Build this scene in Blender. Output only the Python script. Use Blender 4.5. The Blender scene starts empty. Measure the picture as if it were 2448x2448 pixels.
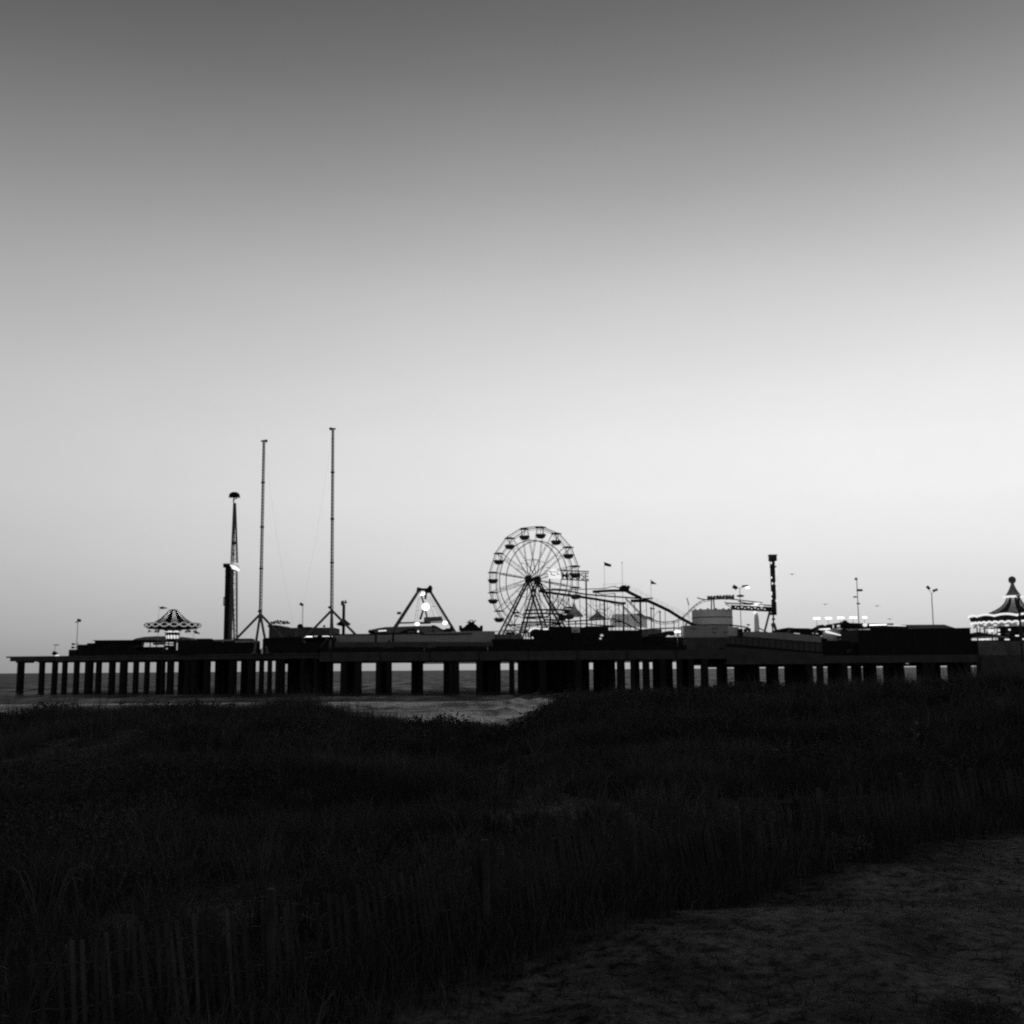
import bpy, math, random
import numpy as np
from mathutils import Vector, Matrix, Euler
random.seed(7); rng = np.random.default_rng(7)
R = math.radians
S = bpy.context.scene
COL = S.collection

# ------------------------------------------------------------------ camera
FPX, CX, CY, EYE = 2750.0, 1224.0, 1224.0, 5.2      # focal length in photo pixels, centre, eye height above the water
PITCH, ROLL = R(7.81), R(-0.40)
cam = bpy.data.cameras.new('camera'); cam.sensor_width = 36; cam.lens = 36 * FPX / 2448
cam.clip_start = 0.1; cam.clip_end = 60000
camo = bpy.data.objects.new('camera', cam); COL.objects.link(camo)
CM = Matrix.Rotation(R(90) + PITCH, 3, 'X') @ Matrix.Rotation(ROLL, 3, 'Z')
camo.location = (0, 0, EYE); camo.rotation_euler = CM.to_euler()
S.camera = camo

# ------------------------------------------------------------------ dusk sky, sun, exposure
W = bpy.data.worlds.new('World'); S.world = W; W.use_nodes = True
nt = W.node_tree; nt.nodes.clear()
def N(t, tree=None, **kw):
    n = (tree or nt).nodes.new(t)
    for k, v in kw.items(): setattr(n, k, v)
    return n
def MATH(op, a, b=None, clamp=False, tree=None):
    tr = tree or nt
    n = N('ShaderNodeMath', tr, operation=op, use_clamp=clamp)
    for i, v in enumerate((a, b)):
        if v is None: continue
        if isinstance(v, (int, float)): n.inputs[i].default_value = v
        else: tr.links.new(v, n.inputs[i])
    return n.outputs[0]
def RAMP(fac, stops, interp='LINEAR', tree=None):
    tr = tree or nt
    n = N('ShaderNodeValToRGB', tr); cr = n.color_ramp; cr.interpolation = interp
    while len(cr.elements) < len(stops): cr.elements.new(0.5)
    for e, (p, v) in zip(cr.elements, stops):
        e.position = p; e.color = (v, v, v, 1)
    tr.links.new(fac, n.inputs[0]); return n.outputs[0]
def srgb(v):
    c = v / 255.0
    return c / 12.92 if c <= .04045 else ((c + .055) / 1.055) ** 2.4
tc = N('ShaderNodeTexCoord'); sep = N('ShaderNodeSeparateXYZ'); nt.links.new(tc.outputs['Generated'], sep.inputs[0])
X_, Y_, Z_ = sep.outputs
hor = MATH('SQRT', MATH('ADD', MATH('MULTIPLY', X_, X_), MATH('MULTIPLY', Y_, Y_)))
hor = MATH('MAXIMUM', hor, 0.001)
u = MATH('DIVIDE', X_, hor); v = MATH('DIVIDE', Y_, hor)
zz = MATH('MAXIMUM', Z_, 0.0)
SKY_FRONT = [(0, 168), (1, 180), (2, 193), (3.5, 206), (5.5, 219), (8.5, 229), (11, 228), (13.5, 221), (16, 209), (18.5, 196), (21, 178),
             (23.5, 158), (26, 140), (28.5, 121), (31, 106), (34, 92), (42, 76), (60, 56), (90, 46)]
front = RAMP(zz, [(math.sin(R(e)), srgb(s)) for e, s in SKY_FRONT])
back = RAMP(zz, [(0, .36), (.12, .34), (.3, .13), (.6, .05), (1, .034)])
fmix = RAMP(MATH('ADD', MATH('MULTIPLY', v, .5), .5), [(.30, 0), (.55, .12), (.80, .62), (.93, 1)], 'EASE')
side = RAMP(MATH('ADD', MATH('MULTIPLY', u, .5), .5), [(.0, .5), (.30, .75), (.40, .88), (.5, 1.0), (.60, 1.07), (.72, 1.12), (1, .8)], 'LINEAR')
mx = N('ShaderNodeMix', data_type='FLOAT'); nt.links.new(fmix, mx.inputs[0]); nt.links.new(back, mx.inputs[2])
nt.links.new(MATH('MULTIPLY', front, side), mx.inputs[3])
nz = N('ShaderNodeTexNoise'); nz.inputs['Scale'].default_value = 5; nz.inputs['Detail'].default_value = 5
mpw = N('ShaderNodeMapping'); mpw.inputs['Scale'].default_value = (1, 1, 2.2); nt.links.new(tc.outputs['Generated'], mpw.inputs[0]); nt.links.new(mpw.outputs[0], nz.inputs['Vector'])
mott = MATH('ADD', MATH('MULTIPLY', nz.outputs[0], .08), .945)
nz2 = N('ShaderNodeTexNoise'); nz2.inputs['Scale'].default_value = 75; nz2.inputs['Detail'].default_value = 6; nz2.inputs['Roughness'].default_value = .75; nt.links.new(tc.outputs['Generated'], nz2.inputs['Vector'])
mott = MATH('ADD', mott, MATH('MULTIPLY', nz2.outputs[0], .035))   # thin uneven haze
sky = N('ShaderNodeTexSky', sky_type='NISHITA', sun_disc=False, sun_elevation=R(1), sun_rotation=R(12))
bw = N('ShaderNodeRGBToBW'); nt.links.new(sky.outputs[0], bw.inputs[0])
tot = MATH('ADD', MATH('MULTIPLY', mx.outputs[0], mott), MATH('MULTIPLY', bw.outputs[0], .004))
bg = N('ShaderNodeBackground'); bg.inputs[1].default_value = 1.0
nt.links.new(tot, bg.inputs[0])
out = N('ShaderNodeOutputWorld'); nt.links.new(bg.outputs[0], out.inputs[0])

sun = bpy.data.lights.new('sun', 'SUN'); sun.energy = 0.015; sun.angle = R(20); sun.color = (1, 1, 1)
suno = bpy.data.objects.new('sun', sun); COL.objects.link(suno)
suno.rotation_euler = Euler((R(84), 0, R(168)))       # the afterglow: low, beyond the pier
S.view_settings.view_transform = 'Standard'; S.view_settings.look = 'None'
S.view_settings.exposure = 0; S.view_settings.gamma = 1
S.cycles.filter_width = 2.2; S.cycles.use_denoising = False
S.cycles.max_bounces = 6; S.cycles.sample_clamp_indirect = 3

# ------------------------------------------------------------------ helpers
def P(px, py, D):
    d = CM @ Vector(((px - CX) / FPX, -(py - CY) / FPX, -1))
    d *= D / d.y
    return Vector((0, 0, EYE)) + d
def PX(px, py, D): return P(px, py, D).x
def PZ(px, py, D): return P(px, py, D).z
ZD, ZL = 9.5, 7.95                                    # the upper and the lower deck

MATS = {}
def mat(name, g, rough=.8, var=.25, scale=.6, metal=0, spec=.3, translucent=0):
    if name in MATS: return MATS[name]
    m = bpy.data.materials.new(name); m.use_nodes = True; t = m.node_tree
    b = t.nodes['Principled BSDF']
    tc = N('ShaderNodeTexCoord', t)
    n = N('ShaderNodeTexNoise', t); n.inputs['Scale'].default_value = scale; n.inputs['Detail'].default_value = 6; n.inputs['Roughness'].default_value = .65
    t.links.new(tc.outputs['Object'], n.inputs['Vector'])
    c = RAMP(n.outputs[0], [(.3, g * (1 - var)), (.7, g * (1 + var))], tree=t)
    t.links.new(c, b.inputs['Base Color'])
    b.inputs['Roughness'].default_value = rough; b.inputs['Metallic'].default_value = metal
    b.inputs['Specular IOR Level'].default_value = spec
    if translucent:
        tl = N('ShaderNodeBsdfTranslucent', t); t.links.new(c, tl.inputs[0])
        ms = N('ShaderNodeMixShader', t); ms.inputs[0].default_value = translucent
        t.links.new(b.outputs[0], ms.inputs[1]); t.links.new(tl.outputs[0], ms.inputs[2])
        t.links.new(ms.outputs[0], t.nodes['Material Output'].inputs[0])
    MATS[name] = m; return m
def emit(name, s):
    if name in MATS: return MATS[name]
    m = bpy.data.materials.new(name); m.use_nodes = True; t = m.node_tree
    b = t.nodes['Principled BSDF']; b.inputs['Base Color'].default_value = (.8, .8, .8, 1)
    b.inputs['Emission Color'].default_value = (1, 1, 1, 1); b.inputs['Emission Strength'].default_value = s
    MATS[name] = m; return m
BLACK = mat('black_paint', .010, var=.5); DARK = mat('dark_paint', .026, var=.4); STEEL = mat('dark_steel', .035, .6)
MID = mat('mid_grey_paint', .14); CONC = mat('weathered_concrete', .07, .9, .35, .35); PILE = mat('wet_timber', .011, .75)
PALE = mat('pale_panel', .40, .8, .15, .3); GREY = mat('grey_panel', .4, .8, .15); WHITE = mat('white_paint', .72, .6, .08)
POLE = mat('galvanised_pole', .8, .5, .1); TENT = mat('tent_fabric', .96, .9, .03, .4, translucent=.96)
PANEL = mat('dim_panel', .09, .85, .3, .5); LATT = mat('painted_lattice', .15, .6)
LIT = emit('lit_lamp', 2.2); LITS = emit('soft_lamp', .9); BULB = emit('bulb_lamp', .8); LITD = emit('dim_lamp', .42); LITSIGN = emit('lit_sign', .8)

class MB:
    def __init__(s): s.v = []; s.f = []; s.sm = []
    def add(s, vs, fs, smooth=False):
        b = len(s.v); s.v += [tuple(x) for x in vs]
        for f in fs: s.f.append(tuple(i + b for i in f)); s.sm.append(smooth)
        return s
    def box(s, x0, x1, y0, y1, z0, z1):
        vs = [(x, y, z) for x in (x0, x1) for y in (y0, y1) for z in (z0, z1)]
        return s.add(vs, [(0, 1, 3, 2), (4, 6, 7, 5), (0, 4, 5, 1), (2, 3, 7, 6), (0, 2, 6, 4), (1, 5, 7, 3)])
    def prism(s, pts, z0, z1):                        # pts: xy outline; z0/z1 numbers or lists
        n = len(pts); a = z0 if isinstance(z0, (list, tuple)) else [z0] * n; b = z1 if isinstance(z1, (list, tuple)) else [z1] * n
        vs = [(p[0], p[1], a[i]) for i, p in enumerate(pts)] + [(p[0], p[1], b[i]) for i, p in enumerate(pts)]
        return s.add(vs, [tuple(range(n))[::-1], tuple(range(n, 2 * n))] + [(i, (i + 1) % n, n + (i + 1) % n, n + i) for i in range(n)])
    def slab(s, xz, y0, y1):                          # an outline in the xz plane given real thickness
        n = len(xz)
        vs = [(p[0], y0, p[1]) for p in xz] + [(p[0], y1, p[1]) for p in xz]
        return s.add(vs, [tuple(range(n)), tuple(range(n, 2 * n))[::-1]] + [(i, n + i, n + (i + 1) % n, (i + 1) % n) for i in range(n)])
    def tube(s, p0, p1, r0, r1=None, n=8):
        p0, p1 = Vector(p0), Vector(p1); r1 = r0 if r1 is None else r1
        d = (p1 - p0)
        if d.length < 1e-6: return s
        d.normalize(); a = d.orthogonal().normalized(); b = d.cross(a)
        vs = []
        for p, r in ((p0, r0), (p1, r1)):
            for i in range(n):
                t = 2 * math.pi * i / n; vs.append(p + a * (r * math.cos(t)) + b * (r * math.sin(t)))
        s.add(vs, [(i, (i + 1) % n, n + (i + 1) % n, n + i) for i in range(n)], n > 6)
        return s.add(vs, [tuple(range(n))[::-1], tuple(range(n, 2 * n))])
    def path(s, pts, r, n=6):
        for a, b in zip(pts, pts[1:]): s.tube(a, b, r, n=n)
        return s
    def beam(s, p0, p1, w, h):                        # a rectangular bar, w across (horizontal), h high
        p0, p1 = Vector(p0), Vector(p1); d = (p1 - p0).normalized()
        up = Vector((0, 0, 1)) if abs(d.z) < .95 else Vector((0, 1, 0))
        a = d.cross(up).normalized() * (w / 2); b = a.cross(d).normalized() * (h / 2)
        vs = [p + sa * a + sb * b for p in (p0, p1) for sa, sb in ((-1, -1), (1, -1), (1, 1), (-1, 1))]
        return s.add(vs, [(3, 2, 1, 0), (4, 5, 6, 7)] + [(i, (i + 1) % 4, 4 + (i + 1) % 4, 4 + i) for i in range(4)])
    def lathe(s, c, prof, n=24, a0=0, a1=2 * math.pi, smooth=True):   # prof: (radius, z)
        full = abs(a1 - a0 - 2 * math.pi) < 1e-6; k = n if full else n + 1
        vs = [(c[0] + r * math.cos(a0 + (a1 - a0) * i / n), c[1] + r * math.sin(a0 + (a1 - a0) * i / n), c[2] + z) for r, z in prof for i in range(k)]
        fs = []
        for j in range(len(prof) - 1):
            for i in range(n):
                i2 = (i + 1) % k; fs.append((j * k + i, j * k + i2, (j + 1) * k + i2, (j + 1) * k + i))
        return s.add(vs, fs, smooth)
    def ball(s, c, rx, ry=None, rz=None, n=16, m=10):
        ry = ry or rx; rz = rz or rx
        vs = []; fs = []
        for j in range(m + 1):
            t = math.pi * j / m
            for i in range(n):
                q = 2 * math.pi * i / n; vs.append((c[0] + rx * math.sin(t) * math.cos(q), c[1] + ry * math.sin(t) * math.sin(q), c[2] + rz * math.cos(t)))
        for j in range(m):
            for i in range(n): fs.append((j * n + i, j * n + (i + 1) % n, (j + 1) * n + (i + 1) % n, (j + 1) * n + i))
        return s.add(vs, fs, True)
    def lattice(s, p0, p1, w0, w1, seg, rc, rb, sides=4):
        p0, p1 = Vector(p0), Vector(p1); d = (p1 - p0).normalized()
        a = d.cross(Vector((0, 1, 0)));  a = a.normalized() if a.length > .1 else Vector((1, 0, 0)); b = d.cross(a).normalized()
        def ring(t):
            w = w0 + (w1 - w0) * t; c = p0.lerp(p1, t)
            if sides == 3: return [c + (a * math.cos(q) + b * math.sin(q)) * (w * .58) for q in (R(90), R(210), R(330))]
            return [c + a * (sx * w / 2) + b * (sy * w / 2) for sx, sy in ((-1, -1), (1, -1), (1, 1), (-1, 1))]
        rs = [ring(i / seg) for i in range(seg + 1)]
        for k in range(sides): s.tube(rs[0][k], rs[-1][k], rc, n=5)
        for i in range(seg):
            for k in range(sides):
                k2 = (k + 1) % sides
                s.tube(rs[i][k], rs[i + 1][k2] if i % 2 else rs[i + 1][k2], rb, n=4)
                s.tube(rs[i + 1][k], rs[i + 1][k2], rb, n=4)
        return s
def build(name, mb, m, parent=None, org=None):
    """one mesh object; vertices are given in world coordinates, the origin is the parent's (or org)"""
    root = parent
    while root is not None and root.parent is not None: root = root.parent
    o0 = Vector(root.location) if root is not None else Vector(org or (0, 0, 0))
    me = bpy.data.meshes.new(name)
    me.from_pydata([(x - o0.x, y - o0.y, z - o0.z) for x, y, z in mb.v], [], mb.f)
    me.polygons.foreach_set('use_smooth', mb.sm)
    me.materials.append(m); me.update()
    o = bpy.data.objects.new(name, me); COL.objects.link(o)
    if parent is not None: o.parent = parent
    else: o.location = o0
    return o
def tag(o, label=None, cat=None, group=None, kind=None):
    for k, v in (('label', label), ('category', cat), ('group', group), ('kind', kind)):
        if v: o[k] = v
    return o
def thing(name, label, cat, loc, group=None):
    o = bpy.data.objects.new(name, None); o.empty_display_size = .5; COL.objects.link(o); o.location = loc
    return tag(o, label, cat, group)
def pxbox(mb, x0, x1, y0, D, dep, y1=None, z0=ZD):
    """a box whose face stands at distance D; its top (and, if given, underside) at photo heights y0, y1"""
    xm = (x0 + x1) / 2
    zt = PZ(xm, y0, D); zb = z0 if y1 is None else PZ(xm, y1, D)
    return mb.box(PX(x0, y0, D), PX(x1, y0, D), D, D + dep, zb, zt)

# ------------------------------------------------------------------ noise for the ground
def vnoise(x, y, seed=0):
    xi = np.floor(x).astype(np.int64); yi = np.floor(y).astype(np.int64); fx = x - xi; fy = y - yi
    fx = fx * fx * (3 - 2 * fx); fy = fy * fy * (3 - 2 * fy)
    def h(a, b):
        q = (a * 374761393 + b * 668265263 + seed * 974711) & 0xffffffff
        q = ((q ^ (q >> 13)) * 1274126177) & 0xffffffff
        return ((q ^ (q >> 16)) & 0xffff) / 65535.0
    return (h(xi, yi) * (1 - fx) + h(xi + 1, yi) * fx) * (1 - fy) + (h(xi, yi + 1) * (1 - fx) + h(xi + 1, yi + 1) * fx) * fy
def fbm(x, y, o=4, seed=0):
    s = 0; a = .5; t = 0
    for i in range(o): s = s + a * vnoise(x * 2 ** i, y * 2 ** i, seed + i); t += a; a *= .5
    return s / t
RX = [-120, -40, -30, -22, -19, -14, -9.5, -7.5, -6, -4, -2, -.3, .9, 1.9, 4, 7, 10, 14, 18, 22, 30, 60, 160]
RZ = [2.2, 2.4, 2.3, 2.55, 3.0, 3.24, 3.24, 3.0, 2.6, 2.15, 1.9, 1.95, 2.6, 3.35, 3.6, 3.65, 3.8, 4.0, 4.2, 4.5, 4.7, 4.6, 4.4]
SX = [-400, -60, -3, -1, 2.4, 7.2, 20, 60, 120, 300]
SY = [95, 98, 100, 107, 146, 187, 232, 262, 300, 340]
def shore(x): return np.interp(x, SX, SY)
def ground(x, y):
    x = np.asarray(x, float); y = np.asarray(y, float)
    sh = shore(x)
    low = np.where(y < 62, 2.1, np.where(y < sh, 2.1 * (1 - np.clip((y - 62) / np.maximum(sh - 62, 1), 0, 1) ** .9), -.035 * (y - sh)))
    low = np.maximum(low, -4)
    xs = x * 50 / np.clip(y, 25, 80)                  # the dune runs a little wider with distance
    yr = 50 + 2.5 * np.sin(.21 * x)
    rz = np.interp(xs, RX, RZ) - 2.1
    sig = np.where(y < yr, 14.0, 11.0)
    h = low + rz * np.exp(-((y - yr) / sig) ** 2)
    damp = np.clip((y - 6) / 10, .15, 1) * np.clip((sh - y) / 20, 0, 1)
    h = h + (fbm(x * .22, y * .22, 4, 3) - .5) * .75 * damp * np.clip((60 - np.abs(y - 34)) / 40, 0, 1)
    h = h + (fbm(x * .55, y * .4, 3, 5) - .5) * .75 * np.exp(-((y - 50) / 12) ** 2)
    h = h + (fbm(x * 1.1, y * 1.1, 3, 9) - .5) * .13 * np.clip((sh - y) / 12, 0, 1)
    return h
FX = [(-9.0, 4.6), (-3.6, 9.6), (.38, 13.6), (5, 19.2), (9.7, 23.7), (20, 34)]
def fence_y(x): return np.interp(x, [p[0] for p in FX], [p[1] for p in FX])

def grid_mesh(name, xs, ys, zf, m):
    gx, gy = np.meshgrid(xs, ys); gz = zf(gx, gy)
    nx, ny = len(xs), len(ys)
    co = np.stack([gx, gy, gz], -1).reshape(-1, 3)
    i = np.arange(ny - 1)[:, None] * nx + np.arange(nx - 1)[None, :]
    q = np.stack([i, i + 1, i + nx + 1, i + nx], -1).reshape(-1, 4)
    me = bpy.data.meshes.new(name); me.vertices.add(len(co)); me.vertices.foreach_set('co', co.ravel().astype(np.float32))
    me.loops.add(q.size); me.loops.foreach_set('vertex_index', q.ravel().astype(np.int32))
    me.polygons.add(len(q)); me.polygons.foreach_set('loop_start', np.arange(0, q.size, 4).astype(np.int32)); me.polygons.foreach_set('loop_total', np.full(len(q), 4, np.int32))
    me.polygons.foreach_set('use_smooth', np.ones(len(q), bool)); me.update(calc_edges=True)
    me.materials.append(m)
    o = bpy.data.objects.new(name, me); COL.objects.link(o); return o, gx, gy, gz

# ------------------------------------------------------------------ sand
def sand_material():
    m = bpy.data.materials.new('damp_sand'); m.use_nodes = True; t = m.node_tree; b = t.nodes['Principled BSDF']
    tc = N('ShaderNodeTexCoord', t)
    def noise(sc, det=6, ro=.6):
        n = N('ShaderNodeTexNoise', t); n.inputs['Scale'].default_value = sc; n.inputs['Detail'].default_value = det; n.inputs['Roughness'].default_value = ro
        t.links.new(tc.outputs['Object'], n.inputs['Vector']); return n.outputs[0]
    big = noise(.55, 5); mid = noise(5.0, 8, .72); fine = noise(26, 4, .7)
    c = RAMP(big, [(.36, .08), (.62, .25)], tree=t)
    c2 = RAMP(mid, [(.41, .10), (.48, .7), (.55, 1.0), (.68, 1.6)], tree=t)
    c3 = RAMP(fine, [(.3, .6), (.7, 1.3)], tree=t)
    b0 = MATH('MULTIPLY', MATH('MULTIPLY', c, c2, tree=t), c3, tree=t)
    t.links.new(b0, b.inputs['Base Color']); b.inputs['Roughness'].default_value = .95; b.inputs['Specular IOR Level'].default_value = .15
    hgt = MATH('ADD', MATH('MULTIPLY', mid, .6, tree=t), MATH('MULTIPLY', fine, .25, tree=t), tree=t)
    bp = N('ShaderNodeBump', t); bp.inputs['Strength'].default_value = 1; bp.inputs['Distance'].default_value = .22
    t.links.new(hgt, bp.inputs['Height']); t.links.new(bp.outputs[0], b.inputs['Normal'])
    return m
tt = np.linspace(-1, 1, 331)
xs = np.sign(tt) * (np.abs(tt) * 26 + np.abs(tt) ** 5 * 260)
ys = np.concatenate([np.linspace(-60, 3, 22)[:-1], np.linspace(3, 75, 300), np.linspace(75, 360, 160)[1:]])
sand, *_ = grid_mesh('sand', xs, ys, ground, sand_material()); tag(sand, kind='structure')

# ------------------------------------------------------------------ sea with shore break
def sea_material():
    m = bpy.data.materials.new('sea_water'); m.use_nodes = True; t = m.node_tree; b = t.nodes['Principled BSDF']
    tc = N('ShaderNodeTexCoord', t); mp = N('ShaderNodeMapping', t); mp.inputs['Scale'].default_value = (.05, .20, 1)
    t.links.new(tc.outputs['Object'], mp.inputs[0])
    n1 = N('ShaderNodeTexNoise', t); n1.inputs['Scale'].default_value = 1; n1.inputs['Detail'].default_value = 7; n1.inputs['Roughness'].default_value = .62
    t.links.new(mp.outputs[0], n1.inputs['Vector'])
    at = N('ShaderNodeAttribute', t, attribute_name='foam')
    nf = N('ShaderNodeTexNoise', t); nf.inputs['Scale'].default_value = 1; nf.inputs['Detail'].default_value = 8; nf.inputs['Roughness'].default_value = .7
    mp2 = N('ShaderNodeMapping', t); mp2.inputs['Scale'].default_value = (.30, .13, 1); t.links.new(tc.outputs['Object'], mp2.inputs[0]); t.links.new(mp2.outputs[0], nf.inputs['Vector'])
    fm = MATH('ADD', at.outputs['Fac'], MATH('MULTIPLY', MATH('SUBTRACT', nf.outputs[0], .5, tree=t), 1.9, tree=t), tree=t)
    fm = RAMP(fm, [(.36, 0), (.50, .5), (.60, .58), (.72, 1)], tree=t)
    col = MATH('ADD', MATH('MULTIPLY', fm, .86, tree=t), .025, tree=t)
    t.links.new(col, b.inputs['Base Color']); b.inputs['Roughness'].default_value = .9; b.inputs['Specular IOR Level'].default_value = 0
    bp = N('ShaderNodeBump', t); bp.inputs['Strength'].default_value = 1; bp.inputs['Distance'].default_value = 1.3
    t.links.new(n1.outputs[0], bp.inputs['Height']); t.links.new(bp.outputs[0], b.inputs['Normal'])
    # choppy water mirrors only part of the low sky: its facets hide one another at this angle
    gl = N('ShaderNodeBsdfGlossy', t); gl.inputs['Roughness'].default_value = .22; t.links.new(bp.outputs[0], gl.inputs['Normal'])
    ms = N('ShaderNodeMixShader', t)
    mp3 = N('ShaderNodeMapping', t); mp3.inputs['Scale'].default_value = (.11, .022, 1); t.links.new(tc.outputs['Object'], mp3.inputs[0])
    n3 = N('ShaderNodeTexNoise', t); n3.inputs['Scale'].default_value = 1; n3.inputs['Detail'].default_value = 6; n3.inputs['Roughness'].default_value = .65; t.links.new(mp3.outputs[0], n3.inputs['Vector'])
    chop = RAMP(n3.outputs[0], [(.36, .3), (.5, .9), (.64, 1.8)], tree=t)
    fac = MATH('MULTIPLY', chop, RAMP(n1.outputs[0], [(.35, .08), (.62, .19)], tree=t), tree=t)
    fac = MATH('ADD', MATH('MULTIPLY', fac, MATH('SUBTRACT', 1.0, fm, tree=t), tree=t), MATH('MULTIPLY', fm, .17, tree=t), tree=t)   # wet foam still mirrors some sky
    t.links.new(fac, ms.inputs[0]); t.links.new(b.outputs[0], ms.inputs[1]); t.links.new(gl.outputs[0], ms.inputs[2])
    t.links.new(ms.outputs[0], t.nodes['Material Output'].inputs[0])
    return m
SEA = sea_material()
def sea_z(x, y):
    d = y - shore(x)                                  # distance out from the water's edge
    w = np.clip(1 - np.abs(d - 70) / 420, 0, 1)
    ph = d * .16 + 2.2 * fbm(x * .02, y * .02, 3, 21)
    z = .42 * w * np.maximum(np.sin(ph), -.5) * (.4 + 1.1 * fbm(x * .03, y * .03, 3, 41)) + .22 * w * (fbm(x * .12, y * .3, 4, 31) - .5)
    return z * np.clip(d / 15 + .15, 0, 1) * np.clip((560 - y) / 200, 0, 1) * np.clip((240 - np.abs(x)) / 60, 0, 1)
xs = np.concatenate([[-40000, -6000, -1200, -420], np.linspace(-240, 240, 260), [420, 1200, 6000, 40000]])
ys = np.concatenate([np.linspace(88, 340, 300), np.linspace(340, 560, 60)[1:], np.geomspace(560, 50000, 40)[1:]])
sea, gx, gy, gz = grid_mesh('sea', xs, ys, sea_z, SEA); tag(sea, kind='structure')
d = gy - shore(gx)
band = lambda a, b, c, e: np.clip((d - a) / max(b - a, 1e-3), 0, 1) * np.clip((e - d) / max(e - c, 1e-3), 0, 1)
wob = (fbm(gx * .05, gy * .05, 3, 77) - .5) * 14
y_out = np.interp(gx, [-200, -60, -30, -10, 0, 14], [205, 200, 182, 196, 212, 222]) + wob
foam = np.clip((y_out - gy) / 10, 0, 1) * np.clip((d + 1) / 2, 0, 1)
foam = foam * np.interp(gx, [-120, -60, -45, -22, -10, 0, 30], [.46, .46, .44, .46, .53, .55, .5]) + foam * (.34 * np.exp(-((y_out - gy - 16) / 11) ** 2) * np.interp(gx, [-40, -16, 0], [.3, .9, 1]) + .34 * np.exp(-(d / 5) ** 2) + .24 * np.sin(d * .2 + 2 + 3 * fbm(gx * .03, gy * .03, 2, 5)))
a = sea.data.attributes.new('foam', 'FLOAT', 'POINT'); a.data.foreach_set('value', foam.ravel().astype(np.float32))

# ------------------------------------------------------------------ the pier
GAPS = [(-50, 41), (58, 93), (107, 124), (138, 148), (161, 176), (190, 203), (223, 229), (243, 260), (276, 286), (305, 318), (332, 345), (358, 373), (395, 399), (416, 426),
        (503.5, 513.7), (566.5, 575.6), (611.5, 619), (631.5, 639), (650.6, 658), (682, 687), (797, 813.7), (865, 898), (937, 983), (1012, 1060), (1098, 1138),
        (1197, 1217), (1230, 1237.5), (1409, 1418), (1471, 1474.5), (1494, 1507), (1529, 1536), (1553, 1560), (1608.5, 1617), (1660, 1675), (1693.5, 1713),
        (1739, 1755), (1816, 1831), (1861.5, 1875), (1944, 1952), (1969, 1978.5), (2027, 2034.6), (2060, 2063), (2096, 2111), (2162, 2191), (2249, 2265), (2322, 2336)]
def front(px): return float(np.interp(px, [15, 762, 763, 2460], [300, 277, 270, 270]))
pier = thing('amusement_pier', 'long low pier on rows of thick dark piles standing in the sea', 'pier', (0, 270, 0))
def deckpoly(a, b, da, db, dep): return [(PX(a, 1580, da), da), (PX(b, 1580, db), db), (PX(b, 1580, db), db + dep), (PX(a, 1580, da), da + dep)]
mb = MB(); mb.prism(deckpoly(24, 762, 299.7, 277, 62), 8.25, ZD - .35); mb.prism(deckpoly(14, 762, 300, 276.4, 63), ZD - .346, ZD); build('deck', mb, CONC, pier)
mb = MB(); mb.prism(deckpoly(764, 1737, 270, 270, 70), 7.4, ZD); build('deck', mb, CONC, pier)
for q in range(790, 1730, 118): build('fascia_joint', MB().box(PX(q, 1570, 270), PX(q + 2, 1570, 270), 269.85, 269.995, 7.45, ZD - .05), DARK, pier)
a, b, c = PX(1737.5, 1570, 270), PX(1970, 1570, 270), PX(2348, 1570, 270)
mb = MB(); mb.prism([(a, 270), (b, 270), (b, 340), (a, 340)], 6.05, [10.2, 8.35, 8.35, 10.2]); build('ramp', mb, CONC, pier)
mb = MB(); mb.box(b + .003, c, 270, 340, 6.2, ZL); build('lower_deck', mb, CONC, pier)
build('girder', MB().box(-66, -46.8, 335, 336.5, 7.3, 8.246), PILE, pier)
mb = MB(); mb.box(a, c + 40, 300, 301, 5.42, 6.046); build('girder', mb, PILE, pier)
mb = MB(); mb.tube((PX(985, 1585, 306), 306, 7.02), (PX(1737, 1585, 306), 306, 7.02), .13); build('pipe', mb, STEEL, pier)
spans = [(g[1], h[0]) for g, h in zip(GAPS, GAPS[1:])] + [(2336, 2352)]
piles = []
for (s0, s1) in spans:
    w = s1 - s0; n = max(1, math.ceil((w - 3) / 17)); pw = w / n
    for i in range(n):
        e = i in (0, n - 1)
        dd = 0.9 if n == 1 else (random.choice((0.9, 9, 18)) if e else random.choice((.9, 9, 18, 27, 36)))
        c0 = s0 + pw * (i + .5); D = front(c0) + dd
        hw = pw / 2 * (1.0 if n == 1 else 1.06)
        if n > 1 and i == 0: c0 = s0 + hw
        if n > 1 and i == n - 1: c0 = s1 - hw
        top = 8.25 if c0 < 762 else (7.4 if c0 < 1737 else (6.05 if c0 < 1970 else 6.2))
        piles.append((dd, PX(c0, 1610, D), D, hw * D / FPX, top))
piles.sort()
rest = MB()
for k, (dd, x, y, r, top) in enumerate(piles):
    lean = random.uniform(-.05, .05)
    m = MB() if k < 99 else rest
    m.tube((x - lean, y, -4), (x, y, top - .4), r * 1.02, r, 14); m.box(x - r * 1.15, x + r * 1.15, y - r * .8, y + r * 6, top - .4, top - .002)
    if k < 99: build('pile', m, PILE, pier)
if rest.v: tag(build('pile', rest, PILE, pier), kind='stuff')
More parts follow.
